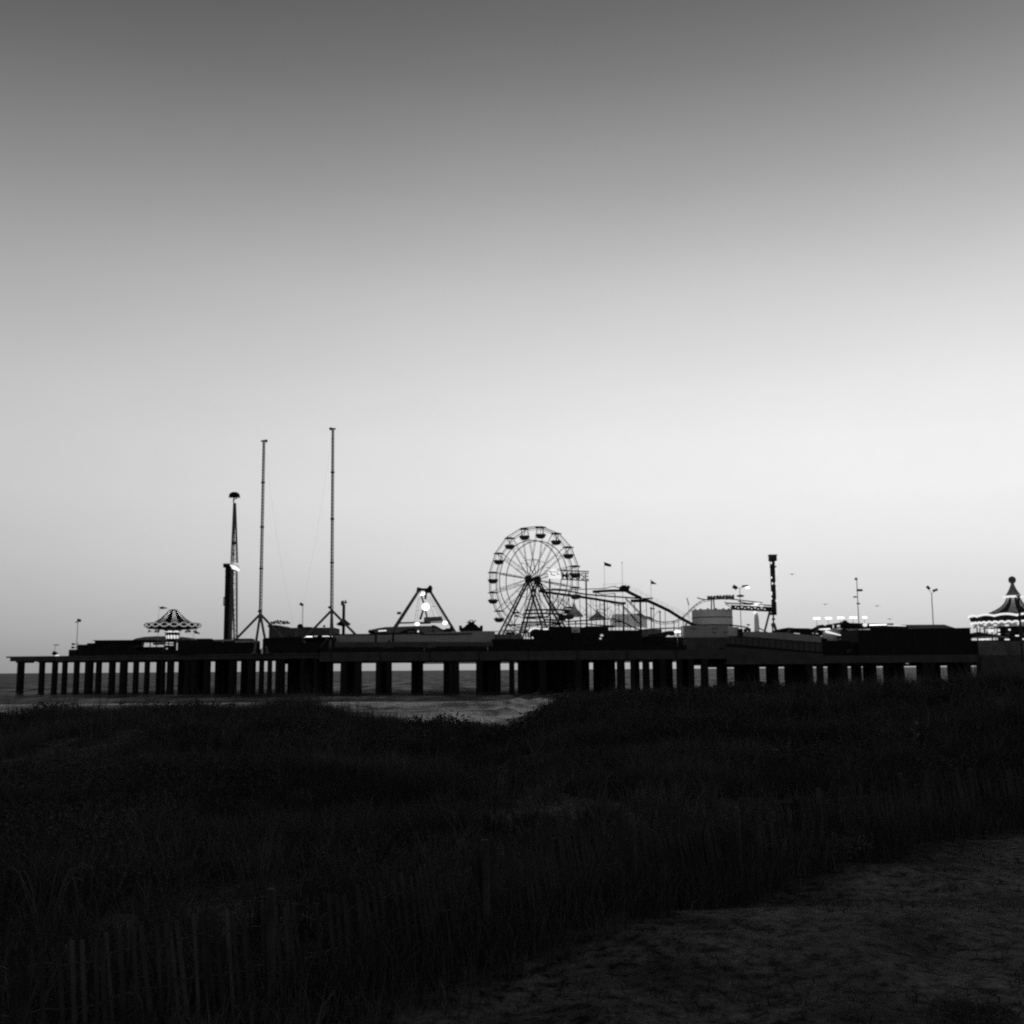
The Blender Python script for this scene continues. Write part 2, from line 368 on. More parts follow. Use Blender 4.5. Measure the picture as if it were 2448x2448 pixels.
# rail along the deck edge: posts, rails and dark boards
for x0, x1, da, db, h in ((165, 760, 295.4, 276.8, 1.35), (765, 1640, 270.3, 270.3, 1.2)):
    pa, pb = P(x0, 1560, da), P(x1, 1560, db); pa.z = pb.z = ZD; mb = MB()
    n = int((pb - pa).length / 2.4)
    for i in range(n + 1):
        q = pa.lerp(pb, i / n); mb.box(q.x - .06, q.x + .06, q.y - .06, q.y + .06, ZD, ZD + h + random.uniform(.02, .12))
    for i in range(n):
        q, r_ = pa.lerp(pb, (i + .06) / n), pa.lerp(pb, (i + .94) / n); t_ = h - random.choice((0, 0, .12, .25))
        mb.beam(q + Vector((0, .1, t_ / 2)), r_ + Vector((0, .1, t_ / 2)), .05, t_)
    build('railing', mb, BLACK, pier)

# ------------------------------------------------------------------ lamps and poles
def light_pole(label, px, ytop, D, r=.16, z0=ZD, group=None, heads=(), discs=(), name='light_pole', mm=None):
    b = P(px, ytop, D); b.z = z0
    t = thing(name, label, 'light pole', b, group)
    zt = PZ(px, ytop, D)
    build('pole', MB().tube(b, (b.x, b.y, zt), r * 1.25, r, 8), mm or POLE, t)
    for (hx, hy, w, h, tilt, lit) in heads:
        c = P(hx, hy, D); ww, hh = w * D / FPX, h * D / FPX
        m = MB(); dx = math.cos(R(tilt)) * ww / 2; dz = math.sin(R(tilt)) * ww / 2
        m.beam((c.x - dx, c.y, c.z - dz), (c.x + dx, c.y, c.z + dz), .6, hh)
        m.tube((b.x, b.y, min(zt, c.z) - .1), (c.x, c.y, c.z - hh * .3), .05)
        hd = build('lamp_head', m, STEEL, t)
        if lit:
            lx, ly, lw, lh = lit; q = P(lx, ly, D)
            build('lamp', MB().ball((q.x, q.y - .45, q.z), lw * D / FPX / 2, .3, lh * D / FPX / 2), LIT, hd)
    for (hx, hy, w, h) in discs:
        c = P(hx, hy, D); build('collar', MB().lathe((c.x, c.y, c.z), [(.05, h / 2 * D / FPX), (w / 2 * D / FPX, .0), (w / 3 * D / FPX, -h / 2 * D / FPX), (.05, -h / 2 * D / FPX)]), MID, t)
    return t
light_pole('slim grey light pole with a dark lamp head rising above the low black pavilion', 186, 1488, 312, .09, heads=[(189, 1483, 8, 6, -20, None), (183, 1487, 5, 2, 0, None)])
light_pole('pale grey light pole with one dark head behind the flat roofed hall', 724, 1450, 322, .09, heads=[(721, 1445, 9, 6, -35, None)])
light_pole('two headed light pole beside the grey tank, one head switched on', 1768.5, 1405, 304, .09, heads=[(1757, 1404, 8, 11, 60, None), (1781, 1401, 14, 4, 5, (1786, 1405, 11, 5))], discs=[(1770, 1424, 20, 6)])
light_pole('tall grey mast carrying small lamps at several heights behind the black shed', 2048, 1383, 312, .11, z0=ZL, heads=[(2046.5, 1384, 5, 5, 0, None), (2055, 1411, 13, 5, 0, None), (2044, 1427, 7, 3, 0, None), (2052, 1443, 7, 3, 0, None)])
light_pole('pale pole with two tilted dark floodlights above the hip roof', 2227, 1419, 296, .12, z0=ZL, heads=[(2219, 1405, 9, 5, -50, None), (2235.5, 1411, 11, 5, 20, None)])
light_pole('plain dark lamp post standing in front of the big carousel', 2434.5, 1424, 264, .24, z0=ZL - 2, heads=[(2434.5, 1425, 8, 3, 0, None)], mm=STEEL)
g5 = 'lit lamps in a row behind the canopies'
for q, w, lab in ((1952, 17, 'lit bar lamp nearest the dark canopies, first of a row of five'), (1980, 16, 'lit bar lamp second from the dark canopies in the row of five'),
             (2009, 17, 'lit bar lamp above the finial of the dark ride pavilion, middle of five'), (2039, 18, 'lit bar lamp right beside the tall grey mast, fourth of five'), (2066.5, 11, 'shortest lit bar lamp, last of the row beyond the tall mast')):
    D = 322; b = P(q, 1480, D); yy = 1478.5 - (q - 1952) * .022; c = P(q, yy, D); b.z = ZL
    t = thing('bar_lamp', lab, 'lamp', b, g5)
    build('post', MB().tube(b, (b.x, b.y, c.z), .09, .07), POLE, t)
    m = MB(); r = w / 2 * D / FPX - .25
    m.tube((c.x - r, c.y - .3, c.z), (c.x + r, c.y - .3, c.z), .25, n=10); m.ball((c.x - r, c.y - .3, c.z), .25); m.ball((c.x + r, c.y - .3, c.z), .25)
    build('lamp', m, LIT, t)
# floodlight at the pier's seaward end
D = 303; b = P(131, 1560, D); b.z = ZD
t = thing('floodlight', 'small floodlight on a thin post near the seaward end, lamp lit', 'floodlight', b)
m = MB().tube(b, (b.x, b.y, PZ(131, 1544, D)), .05); m.box(b.x - .3, b.x + 1.0, b.y - .05, b.y + .05, PZ(131, 1543, D), PZ(131, 1541, D)); build('post', m, STEEL, t)
c = P(131.5, 1562, D); h = build('housing', MB().beam((c.x - .55, c.y, c.z + .2), (c.x + .45, c.y, c.z - .3), .7, .9), BLACK, t)
c = P(137.5, 1568.5, D); build('lamp', MB().ball((c.x, c.y - .3, c.z), .65, .3, .36), LITS, h)

# ------------------------------------------------------------------ seaward stalls and swing ride
b = P(195, 1560, 294); b.z = ZD
t = thing('pavilion', 'low black stepped pavilion with a flat roof near the seaward end', 'pavilion', b)
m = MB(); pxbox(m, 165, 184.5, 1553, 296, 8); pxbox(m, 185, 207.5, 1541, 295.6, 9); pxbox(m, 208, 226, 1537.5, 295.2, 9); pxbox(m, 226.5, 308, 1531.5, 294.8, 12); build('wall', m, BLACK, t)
m = MB(); pxbox(m, 222, 364, 1530, 294, 13.5, 1531.4); build('roof', m, DARK, t)
m = MB(); pxbox(m, 358, 360, 1531.5, 294.4, .2); build('post', m, BLACK, t)
for yy, xx in ((1540, 175), (1548, 174)):
    c = P(xx, yy, 295.5); build('speaker', MB().ball((c.x, c.y, c.z), .45, .3, .26).tube((c.x, c.y, c.z), (PX(188, yy, 296), c.y + .6, c.z + .2), .06), DARK, t)
D = 326; b = P(392, 1560, D); b.z = ZD
t = thing('domed_tent', 'grey tent with a low curved roof behind the swing ride', 'tent', b)
prof = [(312, 1532), (325, 1526), (345, 1522.5), (372, 1521), (400, 1521), (428, 1522), (450, 1526), (464, 1531)]
build('roof', MB().slab([(PX(x, y, D), PZ(x, y, D)) for x, y in prof] + [(PX(x, 1534, D), PZ(x, 1534, D)) for x in (464, 312)], D, D + 14), mat('tent_grey', .34, .9, .15, .4, translucent=.25), t)
m = MB()
for q in (316, 340, 372, 402, 432, 460): m.tube((PX(q, 1540, D), D + .6, ZD), (PX(q, 1540, D), D + .6, PZ(q, 1534, D)), .12)
build('post', m, DARK, t)
b = P(350, 1560, 303); b.z = ZD
t = thing('snack_stall', 'open stall with a dim lit counter under the flat roof edge', 'stall', b)
m = MB(); pxbox(m, 312, 389, 1546.5, 303, 3); build('counter', m, DARK, t)
m = MB(); pxbox(m, 318, 332, 1534, 304, .4, 1545); pxbox(m, 337, 344, 1536, 304.5, .4, 1542); build('back_panel', m, mat('bright_panel', .75), t)
m = MB(); pxbox(m, 366, 389, 1537, 303.4, 1.5, 1541.5); build('menu_board', m, BLACK, t)
c = P(366, 1544.3, 302.7); build('lamp', MB().beam((PX(361, 1544, 302.7), 302.7, c.z), (PX(372, 1543.5, 302.7), 302.7, c.z + .05), .2, .22).beam((PX(380, 1542.5, 302.7), 302.7, c.z + .1), (PX(388, 1543, 302.7), 302.7, c.z + .06), .2, .2), LITD, t)
b = P(404, 1560, 296); b.z = ZD
t = thing('notice_board', 'black board with short pale bars below the swing ride', 'sign', b)
m = MB(); pxbox(m, 392, 420, 1531.5, 296, .2, 1549); m.tube((PX(396, 1550, 296), 296.1, ZD), (PX(396, 1549, 296), 296.1, PZ(396, 1549, 296)), .1); m.tube((PX(416, 1550, 296), 296.1, ZD), (PX(416, 1549, 296), 296.1, PZ(416, 1549, 296)), .1); build('board', m, BLACK, t)
m = MB()
for x0, x1, yy in ((396, 402, 1536.5), (404.5, 414.5, 1536.5), (394, 402, 1541.5), (404.5, 414.5, 1542)): pxbox(m, x0, x1, yy - 1.2, 295.94, .05, yy + 1.2)
build('lettering', m, LITD, t)
# the swing ride
D = 304; C = P(411, 1560, D); C.z = ZD; k = D / FPX
Zp = lambda y: PZ(411, y, D) - ZD
t = thing('swing_ride', 'swing ride under a striped cone top with a ring of oval medallions', 'swing ride', C)
cone = [(9.5, 1457.5), (11, 1459.5), (19, 1469), (29, 1478.5), (40, 1486), (50, 1490.5)]
for i in range(16):
    pr = [(r * k, Zp(y)) for r, y in cone]
    a0 = 2 * math.pi * (i + .5) / 16
    o = build('canopy_gore', MB().lathe(C, pr, 4, a0, a0 + 2 * math.pi / 16), BLACK if i % 2 else mat('canopy_light', .85, .9, .05, translucent=.6), t)
lt = bpy.data.lights.new('canopy_fill_light', 'POINT'); lt.energy = 170; lt.shadow_soft_size = .5; lo_ = bpy.data.objects.new('canopy_fill_light', lt); COL.objects.link(lo_); lo_.parent = t; lo_.location = (0, 0, Zp(1484))   # unseen light added to brighten the canopy, in place of the ride's lamps
build('canopy_cap', MB().lathe(C, [(.01, Zp(1456.5)), (9.5 * k, Zp(1457.4)), (9.5 * k, Zp(1459))]), MID, t)
m = MB().lathe(C, [(50 * k, Zp(1490)), (64 * k, Zp(1490)), (64.5 * k, Zp(1491.5)), (62 * k, Zp(1499.5)), (56 * k, Zp(1503)), (30 * k, Zp(1505)), (22 * k, Zp(1505)), (15 * k, Zp(1512.5)), (13 * k, Zp(1514))]); build('rim', m, BLACK, t)
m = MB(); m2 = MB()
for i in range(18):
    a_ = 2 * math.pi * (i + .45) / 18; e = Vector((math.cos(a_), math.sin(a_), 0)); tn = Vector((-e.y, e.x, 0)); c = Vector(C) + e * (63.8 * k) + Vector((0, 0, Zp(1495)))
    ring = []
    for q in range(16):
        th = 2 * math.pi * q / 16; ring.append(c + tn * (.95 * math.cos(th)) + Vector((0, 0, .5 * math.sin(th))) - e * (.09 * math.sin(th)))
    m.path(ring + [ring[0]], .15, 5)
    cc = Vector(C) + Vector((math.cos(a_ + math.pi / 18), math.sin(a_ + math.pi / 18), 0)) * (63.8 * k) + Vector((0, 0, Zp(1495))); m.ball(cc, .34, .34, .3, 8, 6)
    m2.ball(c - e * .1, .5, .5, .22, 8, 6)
build('medallion', m, emit('medallion_glow_white', .22), t); build('medallion_centre', m2, DARK, t)  # medallions given a glow of their own to imitate bulb light on them
build('lit_band', MB().lathe(C, [(17.5 * k, Zp(1507.2)), (19.5 * k, Zp(1508.5)), (15.8 * k, Zp(1512.4))], 14).lathe(C, [(14.2 * k, Zp(1518.6)), (16.2 * k, Zp(1520)), (15.8 * k, Zp(1526)), (14 * k, Zp(1527))], 16), LITSIGN, t)
m = MB().lathe(C, [(14.5 * k, Zp(1513)), (14.3 * k, Zp(1518.5)), (13 * k, Zp(1520)), (13 * k, Zp(1527)), (10 * k, Zp(1530)), (10 * k, 0)])
for i in range(14):
    a_ = 2 * math.pi * i / 14
    m.tube((C.x + 17 * k * math.cos(a_), C.y + 17 * k * math.sin(a_), ZD + Zp(1506)), (C.x + 15.6 * k * math.cos(a_ + .2), C.y + 15.6 * k * math.sin(a_ + .2), ZD + Zp(1528)), .12, n=5)
build('centre_column', m, BLACK, t)
sw = MB().box(-.28, .28, -.25, .25, 0, .1); sw.box(-.28, .28, .2, .27, .1, .5); sw.tube((-.25, 0, .1), (-.25, 0, 1.1), .02, n=4); sw.tube((.25, 0, .1), (.25, 0, 1.1), .02, n=4)
seat0 = None
for i in range(20):
    a_ = 2 * math.pi * i / 20; rr = (49 if i % 2 else 57) * k; loc = (rr * math.cos(a_), rr * math.sin(a_), Zp(1511))
    if seat0 is None:
        me = bpy.data.meshes.new('swing_seat'); me.from_pydata(sw.v, [], sw.f); me.materials.append(MID); seat0 = bpy.data.objects.new('swing_seat', me); s_ = seat0
    else: s_ = seat0.copy()
    COL.objects.link(s_); s_.parent = t; s_.location = loc; s_.rotation_euler.z = a_ + R(90)

# ------------------------------------------------------------------ flags
def flag(label, px, ytop, ybase, D, shape, m_, z0=ZD, pr=.04, w2=None):
    b = P(px, ytop, D); b.z = z0
    t = thing('flag', label, 'flag', b)
    zt = PZ(px, ytop, D)
    build('flagpole', MB().tube(b, (b.x, b.y, zt), pr * 1.5, pr, 6).ball((b.x, b.y, zt), pr * 2, n=8, m=6), POLE, t)
    for pts, mm, nm in shape:
        n = 10; vs = []; fs = []
        (ax, ay), (bx, by), (cx, cy), (dx, dy) = pts          # top hoist, top fly, bottom fly, bottom hoist
        for sgn in (-.015, .015):
            for i in range(n + 1):
                f = i / n; wv = .18 * math.sin(f * 7) * f + sgn
                for (p, q) in (((ax, ay), (bx, by)), ((dx, dy), (cx, cy))):
                    w_ = P(p[0] + (q[0] - p[0]) * f, p[1] + (q[1] - p[1]) * f, D); vs.append((w_.x, D + wv, w_.z))
        for s_ in (0, 1):
            o = s_ * 2 * (n + 1)
            for i in range(n): fs.append((o + 2 * i, o + 2 * i + 2, o + 2 * i + 3, o + 2 * i + 1))
        e = 2 * (n + 1)
        for i in range(n): fs += [(2 * i, 2 * i + 2, e + 2 * i + 2, e + 2 * i), (2 * i + 1, 2 * i + 3, e + 2 * i + 3, e + 2 * i + 1)]
        fs += [(0, 1, e + 1, e), (2 * n, 2 * n + 1, e + 2 * n + 1, e + 2 * n)]
        build(nm, MB().add(vs, fs), mm, t)
    return t
flag('small two tone flag, dark then white, flying above the swing ride', 380, 1449, 1530, 316, [([(381, 1451), (391, 1450), (391, 1456), (383, 1456)], STEEL, 'flag_cloth'), ([(391, 1450), (400, 1453), (399, 1455), (391, 1456)], mat('flag_white', .9, translucent=.75), 'flag_tip')], None)
flag('small dark flag low beside the rim of the swing ride', 463, 1507, 1530, 308, [([(464, 1508), (478, 1513), (477, 1515.5), (465, 1514.5)], STEEL, 'flag_cloth')], None)
flag('dark rectangular flag on a thin pole above the roller coaster lift', 1444.5, 1343, 1420, 318, [([(1445, 1343.5), (1462, 1350), (1460, 1355.5), (1445, 1352)], mat('flag_dark', .06, translucent=.3), 'flag_cloth')], None)
flag('dark triangular pennant on a thin pole above the coaster slope', 1555.5, 1386, 1440, 318, [([(1556, 1386.5), (1570, 1396), (1570, 1396.6), (1556.5, 1396.5)], mat('flag_dark', .06), 'flag_cloth')], None)
b = P(1487, 1346, 330); b.z = ZD
t = thing('bare_flagpole', 'thin bare flagpole with a small cap beyond the coaster lift', 'flagpole', b)
build('pole', MB().tube(b, (b.x, b.y, PZ(1487, 1346, 330)), .07, .05, 6), POLE, t); build('cap', MB().ball((b.x, b.y, PZ(1487, 1345, 330)), .25, .25, .12), POLE, t)
D = 330; t = thing('feather_banner', 'thin pale feather banner leaning beside the coaster curve', 'banner', Vector((PX(1652, 1500, D), D, ZD)))
build('cloth', MB().slab([(PX(x, y, D), PZ(x, y, D)) for x, y in ((1641, 1429), (1643.5, 1429), (1648, 1446), (1645.5, 1448))], D, D + .06), TENT, t)
build('pole', MB().tube((PX(1652, 1500, D), D, ZD), (PX(1645, 1438, D), D, PZ(1645, 1438, D)), .04, n=5), POLE, t)

# ------------------------------------------------------------------ booster tower ride
D = 297; b = P(549, 1560, D); b.z = ZD; k = D / FPX
t = thing('booster_ride', 'tower ride with a long upright arm and a dark pod on top', 'tower ride', b)
m = MB(); pxbox(m, 539, 549.5, 1349, D + .3, 1.3); pxbox(m, 533.5, 553, 1347, D + .1, 1.7, 1356)
for y in range(1365, 1530, 14): pxbox(m, 537.5, 539, y, D + .4, .9, y + 1.5)
build('mast', m, BLACK, t)
m = MB(); pxbox(m, 550, 557.5, 1358, D + .8, .8)
for y in range(1370, 1540, 22): pxbox(m, 549.6, 558.5, y, D + .6, 1.2, y + 1.6)
build('mast_panel', m, mat('mast_grey', .22), t)
m = MB(); pxbox(m, 534, 536, 1430, D + .2, .2, 1447); pxbox(m, 534, 538.9, 1427, D + .2, .3, 1430); pxbox(m, 534, 538.9, 1446, D + .2, .3, 1448); build('bracket', m, DARK, t)
def pp(x, y, dy=0): q = P(x, y, D); return Vector((q.x, D + dy, q.z))
m = MB(); m.lattice(pp(562.5, 1347, -1), pp(563.2, 1204, -1), 1.45, .45, 14, .13, .045); m.lattice(pp(562.5, 1360, -1), pp(565.2, 1528, -1), 1.2, .7, 14, .12, .04)
m.tube(pp(561.7, 1310, -1), pp(563.6, 1204, -1), .12, .3); m.tube(pp(561, 1347, -1), pp(561.7, 1310, -1), .14); m.ball(pp(561, 1299, -1), .6, .5, .55); m.ball(pp(561, 1325, -1), .22, .2, .4)
build('arm', m, LATT, t)
m = MB().ball(pp(562.5, 1184.5, -1), 1.32, 1.2, .78)
for i in range(10):
    a_ = 2 * math.pi * i / 10; q = pp(562.5, 1186.5, -1); e = Vector((math.cos(a_), math.sin(a_), 0))
    m.ball(q + e * 1.15, .3, .3, .45, 8, 6); m.tube(q + e * 1.2, q + e * 1.45 + Vector((0, 0, -.5)), .1, n=5)
m.tube(pp(561, 1191, -1), pp(560.5, 1203, -1), .16); m.tube(pp(569, 1192, -1), pp(561, 1196, -1), .12)
build('passenger_pod', m, BLACK, t)
m = MB().slab([(pp(x, y).x, pp(x, y).z) for x, y in ((554, 1351), (568, 1353), (574, 1362), (573, 1367), (560, 1362))], D - 2.2, D - .4); build('lit_hub', m, LITS, t)
build('hub', MB().tube(pp(562, 1358, -2), pp(562, 1358, 1), .85, n=16), STEEL, t)

# ------------------------------------------------------------------ catapult masts
def catapult(label, px, D, ya, top, feet, cab):
    b = P(px, ya, D); b.z = ZD
    t = thing('catapult_mast', label, 'mast', b, 'catapult masts')
    ap = P(px, ya, D); tp = P(top[0], top[1], D); tp.y = D
    build('mast', MB().lattice(ap, tp, .62, .46, 52, .11, .045, 3), LATT, t)
    m = MB(); L = (tp - ap)
    for f in (.26, .5, .76): q = ap + L * f; m.tube(q - Vector((0, 0, .18)), q + Vector((0, 0, .18)), .5, n=10)
    build('flange', m, STEEL, t)
    build('pulley_head', MB().beam(tp + Vector((-.7 * cab, 0, .15)), tp + Vector((.7 * cab, 0, .35)), .5, .3).tube(tp + Vector((.6 * cab, -.2, .2)), tp + Vector((.6 * cab, .2, .2)), .35, n=12), STEEL, t)
    q = P(px - (1 if cab > 0 else 4), ya - 7, D); build('collar', MB().ball((q.x, D, q.z), .55, .5, .33), BLACK, t)
    for fx, fd in feet:
        f = P(fx, 1560, fd); f.z = ZD; f.y = fd
        build('leg', MB().tube(ap, f, .30, n=10).box(f.x - .6, f.x + .6, f.y - .6, f.y + .6, ZD, ZD + .3), LATT, t)
    e = Vector((PX(708, 1500, D), D, ZD + 4)); n = 14
    pts = [tp.lerp(e, i / n) + Vector((0, 0, -3.5 * math.sin(math.pi * i / n))) for i in range(n + 1)]
    build('cable', MB().path(pts, .012, 4), POLE, t)
catapult('tall slim catapult mast on splayed legs beside the booster tower, the shorter of two', 622.3, 286, 1468, (630.8, 1056), [(529, 286), (712, 286), (608, 279), (640, 279)], 1)
catapult('tallest catapult mast on splayed legs, nearer the pale panel wall', 793, 286, 1459, (795.8, 1027), [(692, 286), (894, 288), (789, 269.6 + 3), (797, 300)], -1)

# ------------------------------------------------------------------ halls and roofs between the masts
b = P(545, 1560, 279); b.z = ZD
t = thing('ride_station', 'long low black ride station with pale roof strips beneath the booster tower', 'station', b)
m = MB(); pxbox(m, 425, 513, 1530, 285, 8); pxbox(m, 470, 500, 1526.5, 286, 4, 1530); pxbox(m, 513.5, 605, 1534, 284, 8); build('wall', m, BLACK, t)
m = MB(); pxbox(m, 512, 556, 1528.5, 284, 5, 1532.5); pxbox(m, 566, 611, 1531, 283.6, 5, 1536); build('roof_strip', m, mat('roof_strip', .38), t)
m = MB(); pxbox(m, 557, 600, 1526.5, 287, 4, 1531); build('roof', m, MID, t)
b = P(715, 1560, 280); b.z = ZD
t = thing('flat_roofed_hall', 'dark flat roofed hall between the two catapult masts', 'hall', b)
m = MB(); pxbox(m, 643, 676, 1496.5, 296, 10); pxbox(m, 676.2, 797, 1500.5, 296.1, 11); build('wall', m, mat('hall_wall', .11), t)
m = MB(); pxbox(m, 640, 660, 1494, 295, 8, 1499); pxbox(m, 725, 742, 1498.8, 295, 5, 1501); build('parapet', m, DARK, t)
for x, y, r in ((716, 1498, 7.5), (773.5, 1496.5, 3)):
    c = P(x, y, 298); build('vent_dome', MB().ball((c.x, 299, c.z), r * .108, r * .108, r * .1), DARK, t)
b = P(690, 1560, 277); b.z = ZD
t = thing('dark_stall', 'black stall below the hall with a sloping eave line', 'stall', b)
m = MB(); pxbox(m, 628, 721, 1526.5, 280, 6); pxbox(m, 721.2, 769, 1535, 280.3, 5); build('wall', m, BLACK, t)
m = MB(); m.prism([(PX(635, 1526, 279.6), 279.4), (PX(722, 1526, 279.6), 279.4), (PX(722, 1526, 279.6), 286.6), (PX(635, 1526, 279.6), 286.6)], [PZ(635, 1527, 279)] * 4, [PZ(635, 1525, 279), PZ(722, 1520.5, 279), PZ(722, 1520.5, 279), PZ(635, 1525, 279)]); build('roof', m, DARK, t)
b = P(760, 1560, 281); b.z = ZD
t = thing('lit_stall', 'open stall with a row of bright strip lamps beside the taller catapult mast', 'stall', b)
m = MB(); pxbox(m, 721, 796, 1519.2, 283, 8, 1520.8); build('roof', m, DARK, t)
m = MB(); pxbox(m, 722, 724, 1521, 283.2, .2); pxbox(m, 766, 768, 1521, 283.2, .2); pxbox(m, 724.5, 795, 1523, 288, .3); build('post', m, BLACK, t)
for x0, x1, y, mm in ((723, 731, 1523.5, LITD), (732, 746.5, 1522, LIT), (751, 758.5, 1521, LITD), (770.5, 785, 1521, LITS), (786, 794.5, 1521.5, LITS), (724, 730, 1536, LITD), (726, 731, 1540.5, LITD)):
    c = P(x0, y, 282.7); build('strip_lamp', MB().box(c.x, PX(x1, y, 282.7), 282.6, 282.9, c.z - .1, c.z + .1), mm, t)
b = P(785, 1560, 278); b.z = ZD
t = thing('awning', 'dark awning with a pale sloping edge in front of the lit stall', 'awning', b)
D = 276; build('cloth', MB().slab([(PX(x, y, D), PZ(x, y, D)) for x, y in ((783, 1523.5), (798, 1523.5), (798, 1556), (769, 1556), (768, 1548))], D, D + 4), BLACK, t)
build('edge', MB().beam(P(784, 1523.5, D - .05), P(764, 1549, D - .05), .12, .16), MID, t)
D = 308; c = P(670, 1487, D); b = Vector((c.x, D, ZD))
t = thing('lamp_cluster', 'flat cluster of small dark lamp heads on a thin post above the hall roof', 'lamp cluster', b)
m = MB().tube(b, c, .08)
build('post', m, POLE, t); m = MB()
for i in range(34):
    f = i / 33; q = P(651 + 38 * f + random.uniform(-1, 1), 1488 - 5 * math.sin(f * 3) * random.random() + random.uniform(-1, 3.5), D); m.ball((q.x, D + random.uniform(-1.5, 1.5), q.z), random.uniform(.14, .3), n=7, m=5)
m.beam(P(650, 1490, D), P(689, 1491, D), .2, .16); build('lamp_head', m, STEEL, t)
D = 304; c = P(822, 1440, D); b = Vector((c.x, D, ZD)); k = D / FPX
t = thing('signal_tower', 'short dark tower with a boxy head and a mushroom skirt by the taller catapult mast', 'tower', b)
build('column', MB().tube(b, (c.x, D, PZ(822, 1445, D)), .42, .38, 10), STEEL, t)
m = MB(); pxbox(m, 815, 821, 1437, D - .5, 1, 1447)
for i in range(9): q = P(819 + random.uniform(0, 11), 1436 + random.uniform(-2, 9), D); m.ball((q.x, D + random.uniform(-.5, .5), q.z), .22, n=7, m=5)
build('head', m, STEEL, t)
build('skirt', MB().lathe((c.x, D, 0), [(.5, PZ(822, 1481, D)), (7 * k, PZ(822, 1484, D)), (17.5 * k, PZ(822, 1492, D)), (15 * k, PZ(822, 1494.5, D)), (5 * k, PZ(822, 1497, D)), (.4, PZ(822, 1497, D))]), BLACK, t)

# ------------------------------------------------------------------ pale wall, roofs and the pendulum ride
b = P(990, 1560, 271); b.z = ZD
t = thing('panel_wall', 'long low wall of dim panels along the deck edge below the pale shed', 'wall', b)
m = MB(); n = 30
for i in range(n): pxbox(m, 800 + 378 * i / n + .25, 800 + 378 * (i + 1) / n - .1, 1535.2 - .9 * math.sin(i / n * 3.1) + random.uniform(-.15, .15) + 0, 272 + random.uniform(0, .06), .25, None)
build('panel', m, PANEL, t)
m = MB(); pxbox(m, 800, 1178, 1556, 271.7, .3); build('plinth', m, BLACK, t)
b = P(990, 1560, 281); b.z = ZD
t = thing('long_shed', 'long pale grey shed with a sloping roof line beside the big wheel', 'shed', b)
D = 281; build('wall', MB().slab([(PX(x, y, D), PZ(x, y, D)) for x, y in ((799, 1517.5), (880, 1517), (960, 1515.5), (1060, 1511), (1120, 1508.8), (1182, 1508.5), (1182, 1545), (799, 1545))], D, D + 9), PALE, t)
build('gutter', MB().path([P(x, y, D - .15) for x, y in ((1007, 1517), (1050, 1516.5), (1090, 1516), (1128, 1514.5))], .16).path([P(x, y, D - .15) for x, y in ((799, 1517), (880, 1516.5), (960, 1515), (1012, 1514))], .14), STEEL, t)
m = MB()
for q, dx in ((898.5, 5), (939.5, 5)): pxbox(m, q - dx / 2, q + dx / 2, 1513, 278, .4)
pxbox(m, 928, 932, 1530, 278, .4); build('post', m, DARK, t)
D = 322; b = P(970, 1560, D); b.z = ZD
t = thing('arched_pavilion', 'grey arched roof pavilion behind the pendulum ride', 'pavilion', b)
build('roof', MB().slab([(PX(x, y, D), PZ(x, y, D)) for x, y in ((880, 1507), (905, 1501.5), (922, 1499), (960, 1497.8), (1000, 1496.5), (1035, 1496), (1045, 1500), (1058, 1508), (1058, 1512), (880, 1512))], D, D + 12), mat('tent_grey', .34), t)
m = MB()
for q in (884, 920, 960, 1000, 1050): m.tube((PX(q, 1512, D), D + 1, ZD), (PX(q, 1512, D), D + 1, PZ(q, 1511, D)), .15)
build('post', m, DARK, t)
D = 292; b = P(975, 1560, D); b.z = ZD
t = thing('fun_ride', 'low ride with dark spiky cars and pale counters in front of the arched pavilion', 'ride', b)
m = MB()
for x, y, r in ((962, 1511, 7), (970, 1508, 6), (978, 1506, 6), (987, 1505, 6), (995, 1509, 6), (915, 1511, 8), (888, 1511, 8), (1003, 1511, 5)):
    c = P(x, y, D); m.ball((c.x, D + random.uniform(0, 2), c.z), r * .106, .8, r * .05)
    for s_ in (-1, 1): m.tube(c, c + Vector((s_ * .5, random.uniform(-.3, .3), .75)), .06, n=4)
    build('ride_car', m, BLACK, t); m = MB()
m = MB(); pxbox(m, 880, 1010, 1514.5, D, 4); build('platform', m, mat('ride_base', .3), t)
m = MB(); c = P(905, 1508.5, D); m.beam((c.x, D - .3, c.z), (PX(924, 1508, D), D - .3, c.z + .1), .3, .3); c = P(1000, 1509.5, D); m.ball((c.x, D - .4, c.z), .25); build('lamp', m, LITSIGN, t)
D = 300; b = P(1060, 1560, D); b.z = ZD
t = thing('slide', 'dark slide curving down to a lumpy base behind the pale shed', 'slide', b)
pts = [P(x, y, D) for x, y in ((1032, 1496.5), (1040, 1497), (1047, 1500.5), (1055, 1505.5), (1063, 1508), (1074, 1507))]
m = MB();  [m.beam(a_, b_, 1.2, .42) for a_, b_ in zip(pts, pts[1:])]; build('chute', m, DARK, t)
m = MB();  c = P(1070, 1508, D); m.ball((c.x, D + 1, c.z), 1.2, 1, .7); c = P(1079, 1503, D); m.ball((c.x, D + 1, c.z), .5, .6, .9); m.tube((PX(1035, 1500, D), D, ZD), P(1035, 1498, D), .2); m.tube((PX(1074, 1508, D), D + 1, ZD), P(1074, 1508, D), .8); build('base', m, STEEL, t)
D = 304; C = P(1014, 1411, D); b = Vector((C.x, D, ZD)); k = D / FPX
t = thing('pendulum_ride', 'A frame pendulum ride with a big lit disc hanging in its middle', 'pendulum ride', b)
q = lambda x, y, dy=0: Vector((PX(x, y, D), D + dy, PZ(x, y, D)))
